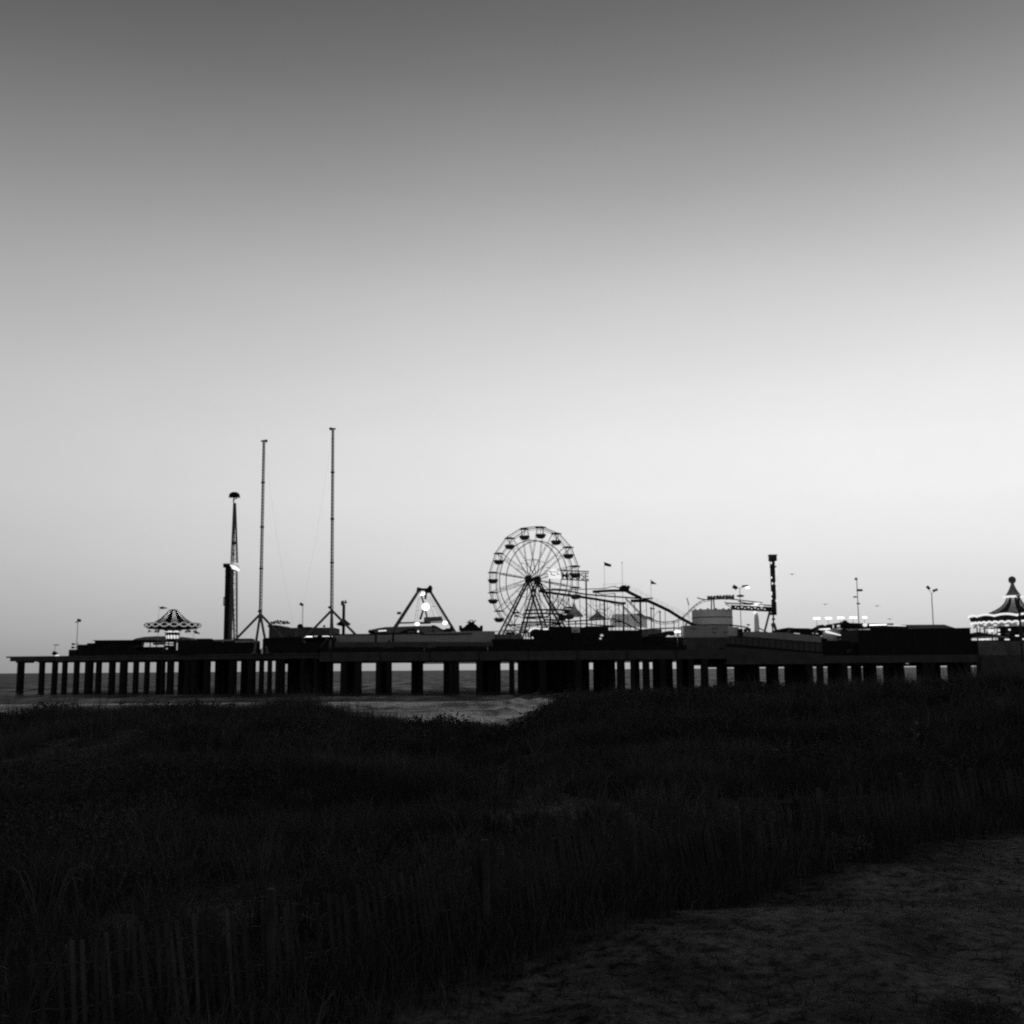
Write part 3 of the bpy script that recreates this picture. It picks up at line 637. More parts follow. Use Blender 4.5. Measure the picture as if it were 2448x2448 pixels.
for (ax, ay, fx, fy) in ((1001, 1413, 943, 1503), (1030, 1416, 1081, 1499)):
    A, F = q(ax, ay), q(fx, fy); d_ = (F - A); F2 = A + d_ * ((A.z - ZD) / (A.z - F.z))
    for dy in (-2.6, 2.6): build('leg', MB().tube(A + Vector((0, dy * .3, 0)), F2 + Vector((0, dy, 0)), .34 if dy < 0 else .26, n=10), LATT, t)
m = MB(); m.beam(q(997, 1409), q(1006, 1411), 1.8, 1.1); m.beam(q(1004, 1409), q(1025, 1410), 1.6, .6); m.beam(q(1021, 1412), q(1032, 1410), 1.8, 1.3); m.ball(q(1028, 1407), .7, .6, .6); m.ball(q(1028.5, 1402), .45, .45, .3); m.tube(q(1028, 1403), q(1028, 1408), .2); build('crossbeam', m, BLACK, t)
m = MB(); m.tube(q(1019, 1412, -.5), q(1017, 1433, -.5), .36, .26); m.tube(q(1005, 1419, .5), q(1016, 1452, .2), .22); m.tube(q(1018, 1440, .2), q(1004, 1481, .2), .2, .3); m.tube(q(1016, 1456, .3), q(1021, 1478, .3), .22); build('pendulum_arm', m, STEEL, t)
for (x, y, r, rz) in ((1018.3, 1451, 8.9, 8.4),): build('lit_disc', MB().tube(q(x, y, -1.1), q(x, y, -.7), r * k, n=28), LIT, t)
for (x, y, r, rz) in ((1013, 1420, 4.3, 3.4), (998.3, 1492, 5.8, 3.9), (1064.5, 1489.7, 5.5, 4.3), (1008, 1423, 2.5, 2)): c = q(x, y, -1.4); build('lamp', MB().ball(c, r * k, .4, rz * k), LIT, t)
m = MB(); m.tube(q(953, 1490, -1), q(1000, 1488.5, -1), .2); m.tube(q(1000, 1488.5, -1), q(1066, 1488, -1), .14); m.tube(q(1000, 1490, -.9), q(1030, 1489, -.9), .28); build('tie_bar', m, STEEL, t)
m = MB(); m.slab([(q(x, y).x, q(x, y).z) for x, y in ((1014, 1476), (1056, 1474), (1059, 1483), (1057, 1485), (1021, 1486), (1021, 1489), (1014, 1488))], D - .8, D + .8); build('gondola_box', m, mat('gondola_grey', .18), t)
m = MB()
for (x0, y0, x1, y1, r) in ((1000, 1428, 990, 1487, .05), (1003, 1428, 996, 1487, .04), (1024, 1425, 1052, 1475, .05), (1021, 1426, 1038, 1475, .05), (1029, 1427, 1066, 1486, .05), (1028, 1449, 1040, 1449.5, .08), (995, 1459, 1008, 1459, .04)): m.tube(q(x0, y0, .6), q(x1, y1, .6), r, n=5)
build('stay', m, POLE, t)
c = q(955, 1466.5); build('sign', MB().box(c.x - .5, c.x + .55, D - 1.6, D - 1.3, c.z - .32, c.z + .35), MID, t)
D = 292; b = P(1126, 1560, D); b.z = ZD
t = thing('ornate_kiosk', 'black tiered kiosk with a spiky crown on the shed roof beside the wheel', 'kiosk', b)
m = MB(); pxbox(m, 1100, 1152, 1500.5, D, 5); pxbox(m, 1097.5, 1104, 1495.5, D - .3, 1, 1507.5); pxbox(m, 1147, 1154, 1495.5, D - .3, 1, 1507.5); build('base', m, BLACK, t)
m = MB(); c = P(1126, 1500, D); kk = D / FPX; m.lathe((c.x, D + 2, c.z), [(20 * kk, 0), (15 * kk, 3.5 * kk), (12 * kk, 7 * kk), (8 * kk, 9 * kk), (7 * kk, 12 * kk), (.01, 12.5 * kk)])
build('roof', m, BLACK, t)
m = MB()
for i in range(14):
    a_ = 2 * math.pi * i / 14; e = Vector((math.cos(a_), math.sin(a_), 0)); o_ = Vector((c.x, D + 2, c.z + 11 * kk)); m.tube(o_ + e * .5, o_ + e * random.uniform(.7, 1.4) + Vector((0, 0, random.uniform(.1, .9))), .12, .05, 5)
m.path([Vector((c.x, D + 2, c.z + 15.5 * kk)) + Vector((math.cos(i * .6) * .45, 0, math.sin(i * .6) * .3)) for i in range(12)], .1, 5); build('crown', m, BLACK, t)

# ------------------------------------------------------------------ the big wheel
D = 296; HUB = P(1274, 1385.5, D); b = Vector((HUB.x, D, ZD)); RW = 13.7; HUB.y = D
t = thing('ferris_wheel', 'big wheel with sixteen round tub gondolas and splayed lattice legs', 'ferris wheel', b)
ang = R(39); AX = Vector((math.sin(ang), math.cos(ang), 0)); U = Vector((math.cos(ang), -math.sin(ang), 0)); ZV = Vector((0, 0, 1))
rp = lambda th, r, s: HUB + U * (r * math.cos(th)) + ZV * (r * math.sin(th)) + AX * s
TH = [R(11.25 + 22.5 * i) for i in range(16)]
for s in (-1.35, 1.35):
    m = MB()
    for i in range(16):
        m.tube(rp(TH[i], RW, s), rp(TH[(i + 1) % 16], RW, s), .10, n=6)
        m.tube(rp(TH[i], RW * .965, s), rp(TH[(i + 1) % 16], RW * .965, s), .05, n=5)
    build('rim', m, STEEL, t)
    m = MB(); nn = 48
    m.path([rp(2 * math.pi * i / nn, RW * .735, s) for i in range(nn + 1)], .11, 6); build('inner_ring', m, STEEL, t)
    m = MB()
    for i in range(16):
        for o_ in (-.022, .022):
            m.tube(rp(TH[i] + o_ * 1.5, 1.0, s * 1.25), rp(TH[i] + o_, RW * .735, s), .058, n=5); m.tube(rp(TH[i] + o_, RW * .735, s), rp(TH[i], RW, s), .05, n=5)
        for f in (.25, .5, .62): m.tube(rp(TH[i] - .024, RW * f, s), rp(TH[i] + .024, RW * (f + .06), s), .03, n=4)
        m.tube(rp(TH[i], RW * .38, s), rp(TH[(i + 1) % 16], RW * .38, s), .03, n=4)
    build('spokes', m, mat('spoke_paint', .12), t)
m = MB()
for i in range(16):
    for f in (1, .735, .38): m.tube(rp(TH[i], RW * f, -1.35), rp(TH[i], RW * f, 1.35), .06 if f < 1 else .09, n=5)
build('cross_bar', m, STEEL, t)
m = MB().tube(HUB - AX * 2.4, HUB + AX * 2.4, .42, n=14)
for s in (-1.9, 1.9): m.tube(HUB + AX * (s - .25), HUB + AX * (s + .25), 1.05, n=18)
build('axle', m, STEEL, t)
for i in range(16):
    c = rp(TH[i], RW, 0)
    m = MB().lathe(c, [(.5, -3.0), (1.0, -2.82), (1.36, -2.12), (1.42, -1.95), (1.3, -1.95), (1.1, -2.2), (.1, -2.3)], 18)
    for j in range(4): a_ = R(45 + 90 * j); m.ball(c + Vector((math.cos(a_) * .85, math.sin(a_) * .85, -1.95)), .32, .32, .2, 8, 6)
    g = build('gondola', m, mat('gondola_paint', .10), t)
    sub = MB().tube(c + Vector((0, 0, -2.3)), c + Vector((0, 0, -.1)), .07, n=6)
    for j in range(3): a_ = R(30 + 120 * j); sub.tube(c + Vector((math.cos(a_) * 1.3, math.sin(a_) * 1.3, -2)), c + Vector((math.cos(a_) * .25, math.sin(a_) * .25, -.2)), .03, n=4)
    build('hanger', sub, MID, g)
    build('canopy', MB().lathe(c, [(.02, .2), (.6, .14), (1.42, -.08), (1.4, -.2), (.4, -.18), (.05, -.3)], 18), BLACK, g)
h = HUB.z - ZD
for s in (-1, 1):
    ap = HUB + AX * (1.8 * s)
    for e in (-1, 1):
        ft = ap + U * (.527 * h * e) + AX * (.175 * h * s) - ZV * h
        m = MB(); dd = (ft - ap).normalized(); side = (U - dd * U.dot(dd)).normalized()
        w0, w1 = .35, .78
        pa = [(ap + side * x * w0, ft + side * x * w1) for x in (-1, 1)]
        for a_, b_ in pa: m.tube(a_, b_, .21, .23, 8)
        n = 11
        for j in range(n):
            f0, f1 = j / n, (j + 1) / n; m.tube(pa[j % 2][0].lerp(pa[j % 2][1], f0), pa[(j + 1) % 2][0].lerp(pa[(j + 1) % 2][1], f1), .055, n=5)
            if j % 3 == 0: m.tube(pa[0][0].lerp(pa[0][1], f1), pa[1][0].lerp(pa[1][1], f1), .1, n=5)
        m.box(ft.x - 1, ft.x + 1, ft.y - 1, ft.y + 1, ZD, ZD + .5)
        build('leg', m, mat('leg_grey', .075), t)
    f1 = .62; A = ap + U * (-.527 * h * f1) + AX * (.175 * h * s * f1) - ZV * (h * f1); B = ap + U * (.527 * h * f1) + AX * (.175 * h * s * f1) - ZV * (h * f1)
    m = MB().tube(A, B, .13); 
    A2 = ap + U * (-.527 * h * .70) + AX * (.175 * h * s * .70) - ZV * (h * .70); B2 = ap + U * (.527 * h * .70) + AX * (.175 * h * s * .70) - ZV * (h * .70); m.tube(A2, B2, .1); m.tube(A, B2, .06); m.tube(A2, B, .06)
    build('leg_tie', m, STEEL, t)
c = P(1233, 1470, D - 3); m = MB(); m.box(c.x - .3, c.x + .9, D - 3.2, D - 2.8, PZ(1233, 1468, D), PZ(1233, 1464, D)); m.box(c.x - .3, c.x + .7, D - 3.2, D - 2.8, PZ(1233, 1476, D), PZ(1233, 1472.5, D)); m.box(c.x - .4, c.x - .25, D - 3.1, D - 2.9, ZD + 5, PZ(1233, 1464, D)); build('control_box', m, BLACK, t)
m = MB(); pxbox(m, 1166, 1248, 1516, 284, 14); m2 = MB()
for x in range(1168, 1245, 9): pxbox(m2, x, x + .8, 1508.5, 284, .1, 1516)
pxbox(m2, 1166, 1234, 1508.5, 284, .12, 1509.8); pxbox(m2, 1190, 1236, 1512, 284, .12, 1513.4)
build('boarding_platform', m, mat('platform_grey', .2), t); build('guard_rail', m2, MID, t)
b = P(1280, 1560, 282); b.z = ZD; D = 282
t = thing('ticket_canopy', 'dark rounded canopy with a bright lit rim at the foot of the wheel', 'canopy', b)
build('dome', MB().slab([(PX(x, y, D), PZ(x, y, D)) for x, y in ((1267, 1524), (1267, 1511), (1271, 1507), (1278, 1503.5), (1288, 1503), (1296, 1506), (1314, 1506), (1314, 1530), (1280, 1530), (1274, 1520))], D, D + 5), BLACK, t)
build('lit_rim', MB().path([P(x, y, D - .1) for x, y in ((1264.5, 1511), (1268.5, 1506), (1273, 1503.2), (1279, 1501.6), (1285, 1502), (1291, 1503.8))], .16).beam(P(1298, 1503.8, D), P(1310.5, 1503.6, D), .3, .35), LITS, t)
m = MB(); pxbox(m, 1268, 1271, 1510, D + .5, .5); pxbox(m, 1308, 1311, 1510, D + .5, .5); build('post', m, BLACK, t)
m = MB(); pxbox(m, 1234, 1246.5, 1513, 286, .3, 1525); pxbox(m, 1255, 1259, 1512.5, 286, .3, 1524); pxbox(m, 1261, 1265.5, 1512, 285.5, .3, 1524); build('side_screen', m, mat('screen_grey', .75, translucent=.3), t)
c = P(1243.5, 1530.5, 281); build('lamp', MB().ball((c.x, 281, c.z), .36, .2, .22), LITD, t)
b = P(1215, 1560, 274); b.z = ZD
t = thing('queue_fence', 'black queue fencing and planters in front of the big wheel', 'fence', b)
m = MB()
for x in range(1180, 1640, 7): pxbox(m, x, x + 6.2, 1541 + random.uniform(-6, 5) - (0 if x > 1320 else 6), 274.5 + random.uniform(0, 2), .3)
pxbox(m, 1176, 1320, 1527, 279, 2); build('panel', m, BLACK, t)

# ------------------------------------------------------------------ black hall, coaster sign
b = P(1385, 1560, 279); b.z = ZD
t = thing('black_hall', 'black flat hall with a pale poster below the roller coaster', 'hall', b)
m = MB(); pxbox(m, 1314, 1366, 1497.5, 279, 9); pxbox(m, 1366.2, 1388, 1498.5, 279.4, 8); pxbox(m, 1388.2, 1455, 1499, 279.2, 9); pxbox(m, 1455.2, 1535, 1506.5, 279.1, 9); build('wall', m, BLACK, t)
m = MB(); pxbox(m, 1400, 1470, 1496.5, 283, 3, 1499.5); build('roof_rail', m, MID, t)
m = MB(); pxbox(m, 1366.5, 1386, 1499, 279.2, .15, 1512); build('poster', m, mat('poster_pale', .85), t)
m = MB(); pxbox(m, 1369, 1384, 1503, 279.14, .05, 1503.8); pxbox(m, 1369, 1384, 1507, 279.14, .05, 1508.6); pxbox(m, 1370, 1378, 1509, 279.14, .05, 1510); build('poster_line', m, MID, t)
for x, y, r in ((1438.5, 1519, 4), (1435.5, 1526.5, 3)): c = P(x, y, 278.7); build('lamp', MB().ball((c.x, 278.7, c.z), r * .1, .2, r * .07), LITD, t)
D = 287; b = P(1357, 1560, D); b.z = ZD
t = thing('coaster_sign', 'open framed letter sign on two dark posts in front of the wheel', 'sign', b)
q = lambda x, y, dy=0: Vector((PX(x, y, D), D + dy, PZ(x, y, D)))
for x, yt in ((1314, 1384), (1401, 1388)): build('post', MB().tube((q(x, yt).x, D, ZD), q(x, yt), .22, .2, 10), STEEL, t)
m = MB()
for y0, y1 in ((1364, 1366.5), (1384.5, 1388.2)): m.beam(q(1341, y0), q(1408, y1), .15, .26)
for x in (1342, 1358, 1371, 1384, 1398): m.tube(q(x, 1364.5 + (x - 1341) * .03), q(x, 1385 + (x - 1341) * .05), .05, n=5)
m.tube(q(1342, 1374), q(1405, 1377), .05, n=5)
build('frame', m, STEEL, t)
m = MB(); m.slab([(q(x, y).x, q(x, y).z) for x, y in ((1308, 1363), (1316, 1362), (1320, 1359.5), (1331, 1360), (1332, 1367), (1340, 1366), (1342, 1384), (1313, 1383))], D - .3, D - .1); build('lit_panel', m, LITSIGN, t)
m = MB(); m.path([q(x, y, -.42) for x, y in ((1308, 1365), (1317, 1367), (1317, 1374), (1328, 1376))], .1, 5); m.path([q(x, y, -.42) for x, y in ((1318, 1367.5), (1331, 1367.5))], .06, 5); m.path([q(x, y, -.42) for x, y in ((1332, 1368), (1333, 1374), (1337, 1373))], .09, 5); build('panel_trim', m, mat('trim', .25), t)
cu = bpy.data.curves.new('letters', 'FONT'); cu.body = 'MOUSE'; cu.size = 1; cu.extrude = .03; cu.offset = .004; cu.resolution_u = 3; cu.space_character = 1.02
tmp = bpy.data.objects.new('letters', cu); COL.objects.link(tmp); bpy.context.view_layer.update()
me = bpy.data.meshes.new_from_object(tmp.evaluated_get(bpy.context.evaluated_depsgraph_get())); bpy.data.objects.remove(tmp)
co = np.zeros(len(me.vertices) * 3); me.vertices.foreach_get('co', co); co = co.reshape(-1, 3); lo, hi = co.min(0), co.max(0)
a_, b_ = q(1343.5, 1384), q(1407, 1367); f = (co - lo) / (hi - lo)
w_ = np.stack([a_.x + f[:, 0] * (b_.x - a_.x), D - .25 + f[:, 2] * .2, a_.z + f[:, 1] * (b_.z - a_.z) - f[:, 0] * .28], 1)
me.vertices.foreach_set('co', (w_ - np.array(t.location)).ravel()); me.materials.clear(); me.materials.append(mat('letter_grey', .07)); me.update()
o = bpy.data.objects.new('letters', me); COL.objects.link(o); o.parent = t

# ------------------------------------------------------------------ roller coaster
D0 = 291; b = P(1500, 1560, D0); b.z = ZD
t = thing('roller_coaster', 'steel roller coaster with a steep straight lift and dipping tracks', 'roller coaster', b)
def smooth(pts, n=6):
    P_ = [Vector(p) for p in pts]; out_ = []
    for i in range(len(P_) - 1):
        p0 = P_[max(i - 1, 0)]; p1 = P_[i]; p2 = P_[i + 1]; p3 = P_[min(i + 2, len(P_) - 1)]
        for j in range(n):
            s_ = j / n; out_.append(.5 * ((2 * p1) + (p2 - p0) * s_ + (2 * p0 - 5 * p1 + 4 * p2 - p3) * s_ ** 2 + (3 * p1 - p0 - 3 * p2 + p3) * s_ ** 3))
    return out_ + [P_[-1]]
def track(name, pts, D, mm, spine=.0, rail=.07, gauge=1.1, ties=1, sm=True):
    w_ = []
    for p in pts:
        dd = D + (p[2] if len(p) > 2 else 0); v_ = P(p[0], p[1], dd); v_.y = dd; w_.append(v_)
    if sm: w_ = smooth(w_)
    m = MB(); up = Vector((0, 0, 1)); L = []; Rr = []
    for i, p in enumerate(w_):
        d_ = (w_[min(i + 1, len(w_) - 1)] - w_[max(i - 1, 0)]).normalized(); s_ = d_.cross(up); s_ = s_.normalized() if s_.length > .05 else Vector((0, 1, 0))
        L.append(p + s_ * gauge / 2); Rr.append(p - s_ * gauge / 2)
    m.path(L, rail, 5); m.path(Rr, rail, 5)
    if spine: [m.beam(a_ - Vector((0, 0, spine * .6)), b_ - Vector((0, 0, spine * .6)), spine, spine) for a_, b_ in zip(w_, w_[1:])]
    acc = 0
    for i in range(len(w_) - 1):
        acc += (w_[i + 1] - w_[i]).length
        if ties and acc > .9: m.tube(L[i], Rr[i], rail * .8, n=4); (m.tube(L[i], w_[i] - Vector((0, 0, .5)), .04, n=4), m.tube(Rr[i], w_[i] - Vector((0, 0, .5)), .04, n=4)) if not spine else None; acc = 0
    if not spine and ties: m.path([p - Vector((0, 0, .5)) for p in w_], rail * .7, 5)
    return build(name, m, mm, t)
COA = mat('coaster_black', .022, .6); COG = mat('coaster_grey', .2, .6); COL_ = mat('coaster_pale', .55, .6, .1, translucent=.2)
track('track', [(1288, 1411), (1303, 1413.5), (1350, 1420), (1401, 1427), (1445, 1434), (1482, 1440), (1496, 1440)], D0, COA, .45, .09)
track('track', [(1290, 1409), (1330, 1410), (1362, 1413), (1400, 1420), (1450, 1424.5), (1495, 1427.5), (1535, 1430), (1560, 1430)], D0 + 3, COA, .22, .08)
track('track', [(1318, 1407, 0), (1360, 1409.5), (1400, 1408.5), (1445, 1406.5), (1462, 1402.5), (1474, 1403.5), (1490, 1410)], D0 + 8, COA, 0, .07, ties=0)
track('track', [(1417, 1412.8), (1440, 1411), (1465, 1410), (1497, 1410)], D0 + 6, COA, .5, .1, sm=False)
track('track', [(1425, 1416), (1440, 1421), (1455, 1420), (1470, 1418.5)], D0 + 6, COG, 0, .06, ties=0)
track('lift', [(1496, 1409), (1515, 1419), (1533, 1427.5)], D0 + 5, COA, .62, .1, sm=False)
track('lift', [(1508, 1434), (1548, 1433.5), (1562, 1439.5), (1600, 1457.5), (1630, 1476.5), (1657, 1491), (1668, 1494.5)], D0 - 1, COA, .6, .1, sm=False)
for pts in ([(1255, 1458), (1290, 1457), (1330, 1456.5), (1362, 1457.5)], [(1250, 1466.5), (1300, 1465.5), (1346, 1468)], [(1258, 1475), (1285, 1474), (1312, 1474.5)], [(1246, 1487), (1300, 1486), (1342, 1488)], [(1300, 1480), (1330, 1482)]): track('track', pts, D0 + 14, COA, .3, .08, ties=0)
m = MB(); pxbox(m, 1336, 1352, 1470, D0 + 14, 2, 1484); pxbox(m, 1349, 1361, 1458, D0 + 14, 1, 1467); build('lift_motor', m, STEEL, t)
m = MB(); 
pxbox(m, 1483, 1504, 1401.5, D0 + 4.6, 3, 1412); pxbox(m, 1487, 1497, 1399, D0 + 4.8, 2, 1402); pxbox(m, 1500, 1505.5, 1400, D0 + 4.8, 2, 1406); build('lift_motor', m, COA, t)
m = MB()
rails = [[(1442, 1397), (1470, 1395.5), (1490, 1394), (1504, 1400.5), (1530, 1413), (1560, 1427.5), (1600, 1447), (1640, 1467.5), (1658, 1477)], [(1505, 1406.5), (1540, 1422), (1560, 1432), (1600, 1452), (1640, 1472.5), (1660, 1484)], [(1442, 1397), (1442, 1410)], [(1470, 1395.5), (1470, 1408)]]
for r_ in rails: m.path([P(x, y, D0 - 1.7) for x, y in r_], .028, 4)
for i in range(13):
    f = i / 12; x = 1508 + 150 * f; m.tube(P(x, 1402.5 + 74.5 * f, D0 - 1.7), P(x, 1412 + 76 * f + (8 if f < .4 else 0), D0 - 1.7), .022, n=4)
build('handrail', m, POLE, t)
track('track', [(1495, 1430), (1510, 1444), (1524, 1459), (1536, 1470), (1552, 1478), (1578, 1486.5), (1604, 1486), (1624, 1480), (1640, 1468), (1656, 1452), (1671, 1440), (1686, 1433.5), (1700, 1432)], D0 + 10, COG, 0, .09)
track('track', [(1490, 1449), (1505, 1464), (1519, 1481), (1530, 1491)], D0 + 6, COG, 0, .09)
track('track', [(1530, 1474), (1545, 1474), (1556, 1477), (1562, 1482)], D0 + 9, COL_, 0, .1)
track('track', [(1350, 1486), (1375, 1484.5), (1400, 1483), (1440, 1480.5), (1462, 1479.5), (1480, 1483), (1492, 1488), (1505, 1495), (1520, 1502), (1536, 1505.5), (1560, 1503), (1600, 1501.5), (1640, 1501)], D0 + 1, COA, .16, .1)
track('track', [(1468, 1485.5), (1491, 1485.5)], D0 + 1.5, COA, .2, .08, sm=False)
track('track', [(1352, 1492), (1400, 1491), (1430, 1494), (1470, 1496)], D0 + 4, STEEL, .15, .08)
track('track', [(1667, 1429), (1675, 1431.5), (1690, 1433.5), (1720, 1432), (1745, 1432), (1780, 1436), (1822, 1441)], D0 + 3, COG, .12, .09)
track('track', [(1765, 1437), (1785, 1442), (1800, 1442), (1815, 1440.5)], D0 + 3.4, COG, .15, .08)
m = MB()
cols = [(1444.5, 1433, 1.1, .19), (1490, 1440, 1, .2), (1530.5, 1436, -.5, .24), (1556, 1452, 6, .12), (1577.5, 1461, 8, .13), (1611, 1484, 9, .11), (1633, 1476, 8, .1), (1640, 1490, 0, .14), (1562, 1440, 0, .1), (1470, 1420, 7, .09), (1425, 1418, 6, .08), (1360, 1412, 4, .1), (1376, 1486, 1, .1), (1460, 1482, 1.4, .1), (1507, 1497, 1.4, .1)]
for x, y, dy, r in cols:
    DD = D0 + dy; c = P(x, y, DD); c.y = DD
    build('column', MB().tube((c.x, DD, ZD), c, r, n=8).box(c.x - r * 1.7, c.x + r * 1.7, DD - .4, DD + .4, c.z - .35, c.z - .02), STEEL if r > .15 else COG, t)
for x, dy in ((1697.5, 3), (1711, 4)): c = P(1701 if x < 1700 else 1706, 1434, D0 + dy); f = P(x - 1 if x < 1700 else x + 2, 1470, D0 + dy); f.z = ZD; c.y = f.y = D0 + dy; build('column', MB().tube(f, c, .2, .17), COL_, t)
xs_ = [1322, 1334, 1347, 1386, 1412, 1434, 1452, 1479, 1500, 1517, 1545, 1590, 1622]
for i_, x in enumerate(xs_):
    yt = float(np.interp(x, [1303, 1401, 1445, 1496, 1548, 1600, 1650], [1415, 1428, 1436, 1442, 1437, 1461, 1490])) + 1
    DD = D0 + (2 + i_ % 3 * 2.5); c = P(x, yt, DD); c.y = DD; build('column', MB().tube((c.x, DD, ZD), c, .075, n=6), COG, t)
m = MB()
for i_, (x, x2) in enumerate(zip(xs_, xs_[1:])):
    if x2 - x > 30: continue
    ya = float(np.interp(x, [1303, 1445, 1496, 1548, 1650], [1440, 1452, 1458, 1456, 1494])); DD = D0 + (2 + i_ % 3 * 2.5)
    for q0, q1 in ((ya, ya + 24), (ya + 24, ya), (ya + 24, ya + 24)): m.tube(P(x, min(q0, 1505), DD), P(x2, min(q1, 1505), DD), .045, n=4)
for x0, y0, x1, y1, dy, r in ((1402, 1441, 1440, 1474, 1, .07), (1444, 1436, 1480, 1448, 1, .06), (1489, 1447, 1468, 1446, 1, .09), (1531, 1470, 1522, 1469, 0, .2), (1565, 1455, 1556, 1455, 0, .16), (1444, 1468, 1430, 1462, 2, .09), (1444, 1445, 1432, 1445, 2, .06), (1445, 1462, 1460, 1450, 3, .07), (1556, 1480, 1577, 1458, 7, .05), (1402, 1470, 1396, 1468, 0, .1), (1402, 1476, 1410, 1475, 0, .1), (1444, 1472, 1450, 1470, 1, .12), (1445, 1458, 1438, 1456, 1, .1), (1418, 1448, 1440, 1449, 4, .05), (1418, 1448, 1418, 1436, 4, .05), (1425, 1459, 1436, 1456, 4, .09), (1310, 1441, 1350, 1480, 5, .05), (1345, 1430, 1312, 1470, 5, .05), (1360, 1414, 1338, 1460, 5, .06), (1346, 1446, 1372, 1478, 5, .05), (1310, 1437, 1340, 1438, 5, .05), (1405, 1470, 1425, 1490, 3, .05), (1450, 1492, 1462, 1458, 3, .05)):
    A, B = P(x0, y0, D0 + dy), P(x1, y1, D0 + dy); m.tube(A, B, r, n=5)
build('brace', m, COG, t)
D = 294; b = P(1723, 1430, D)
tr = thing('coaster_train', 'string of three boxy grey coaster cars on the crest of the track', 'coaster train', Vector((b.x, D, PZ(1723, 1432, D))), None)
for x0, x1, yt, yb in ((1692, 1709.5, 1424.5, 1431.5), (1713, 1731.5, 1423.2, 1430.8), (1735, 1754, 1422.3, 1431.4)):
    m = MB(); A, B = P(x0, yb, D), P(x1, yt, D)
    m.slab([(A.x, A.z), (B.x, A.z - .1), (B.x, B.z), (B.x - .35, B.z + .02), (B.x - .45, B.z - .3), (A.x + .55, B.z - .3), (A.x + .4, B.z), (A.x - .05, B.z - .05)], D - .75, D + .75)
    c_ = build('car', m, COG, tr); build('headrest', MB().box((A.x + B.x) / 2 - .15, (A.x + B.x) / 2 + .15, D - .6, D + .6, B.z - .3, B.z + .02), COG, c_)
    build('wheels', MB().tube((A.x + .3, D - .8, A.z - .1), (A.x + .3, D + .8, A.z - .1), .16).tube((B.x - .3, D - .8, A.z - .1), (B.x - .3, D + .8, A.z - .1), .16), STEEL, c_)
# pale tents seen through the coaster
def cone_tent(label, px, ya, ye, half, D, yb=1500, name='peaked_tent'):
    c = P(px, ya, D); k = D / FPX; b = Vector((c.x, D, ZD)); tt_ = thing(name, label, 'tent', b)
    ze = PZ(px, ye, D); build('roof', MB().lathe((c.x, D, 0), [(.05, c.z), (half * .28 * k, c.z - (c.z - ze) * .45), (half * k, ze), (half * k, ze - .35)], 8, R(22.5), R(382.5), False), TENT, tt_)
    m = MB()
    for i in range(4): a_ = R(45 + 90 * i); m.tube((c.x + half * .93 * k * math.cos(a_), D + half * .93 * k * math.sin(a_), ZD), (c.x + half * .93 * k * math.cos(a_), D + half * .93 * k * math.sin(a_), ze), .08)
    build('post', m, POLE, tt_)
cone_tent('pale translucent peaked tent seen between the wheel legs and the sign post', 1373, 1441, 1472, 22, 332)
cone_tent('pale peaked tent seen through the coaster frame behind its grey columns', 1428, 1458, 1478, 22, 330)
D = 334; b = P(1505, 1560, D); b.z = ZD
t = thing('tent_stand_in', 'broad pale one layer screen standing in for a backlit tent behind the coaster dip', 'screen', b)
pts = [(1462, 1470), (1472, 1467.5), (1500, 1468), (1530, 1466), (1546, 1474), (1546, 1500), (1462, 1500)]
build('cloth', MB().add([P(x, y, D) for x, y in pts], [tuple(range(7))]), TENT, t)  # single sheet standing in for a tent, so backlight passes just one layer
m = MB(); [m.tube((PX(x, 1500, D), D + 1, ZD), (PX(x, 1500, D), D + 1, PZ(x, 1499, D)), .12) for x in (1465, 1490, 1520, 1543)]; build('post', m, POLE, t)
D = 286; b = P(1570, 1560, D); b.z = ZD
t = thing('curved_canopies', 'row of dark curved canopies with pale ends under the coaster lift', 'canopy', b)
build('canopy', MB().slab([(PX(x, y, D), PZ(x, y, D)) for x, y in ((1545, 1523), (1551, 1518), (1560, 1515), (1582, 1514), (1588, 1510), (1600, 1508), (1612, 1508), (1612, 1519), (1600, 1516), (1592, 1522))], D, D + 5), DARK, t)
m = MB(); pxbox(m, 1534, 1582, 1504.5, D + 8, .4); build('back_wall', m, mat('back_wall', .45, translucent=.3), t); m = MB(); pxbox(m, 1535, 1640, 1522.5, D - 1, 4); build('counter', m, BLACK, t)
D = 283; b = P(1619, 1560, D); b.z = ZD
t = thing('lit_umbrella', 'small umbrella lamp glowing white under the coaster lift', 'lamp', b)
c = P(1619.5, 1510, D); build('shade', MB().lathe((c.x, D, c.z), [(.02, .22), (.5, .18), (.85, .02), (.8, -.12), (.2, -.12)], 16), LIT, t); build('stem', MB().lathe((c.x, D, c.z), [(.35, -.12), (.28, -.6), (.3, -1.1)]).tube((c.x, D, ZD), (c.x, D, c.z - .6), .07), mat('lamp_stem', .8), t)

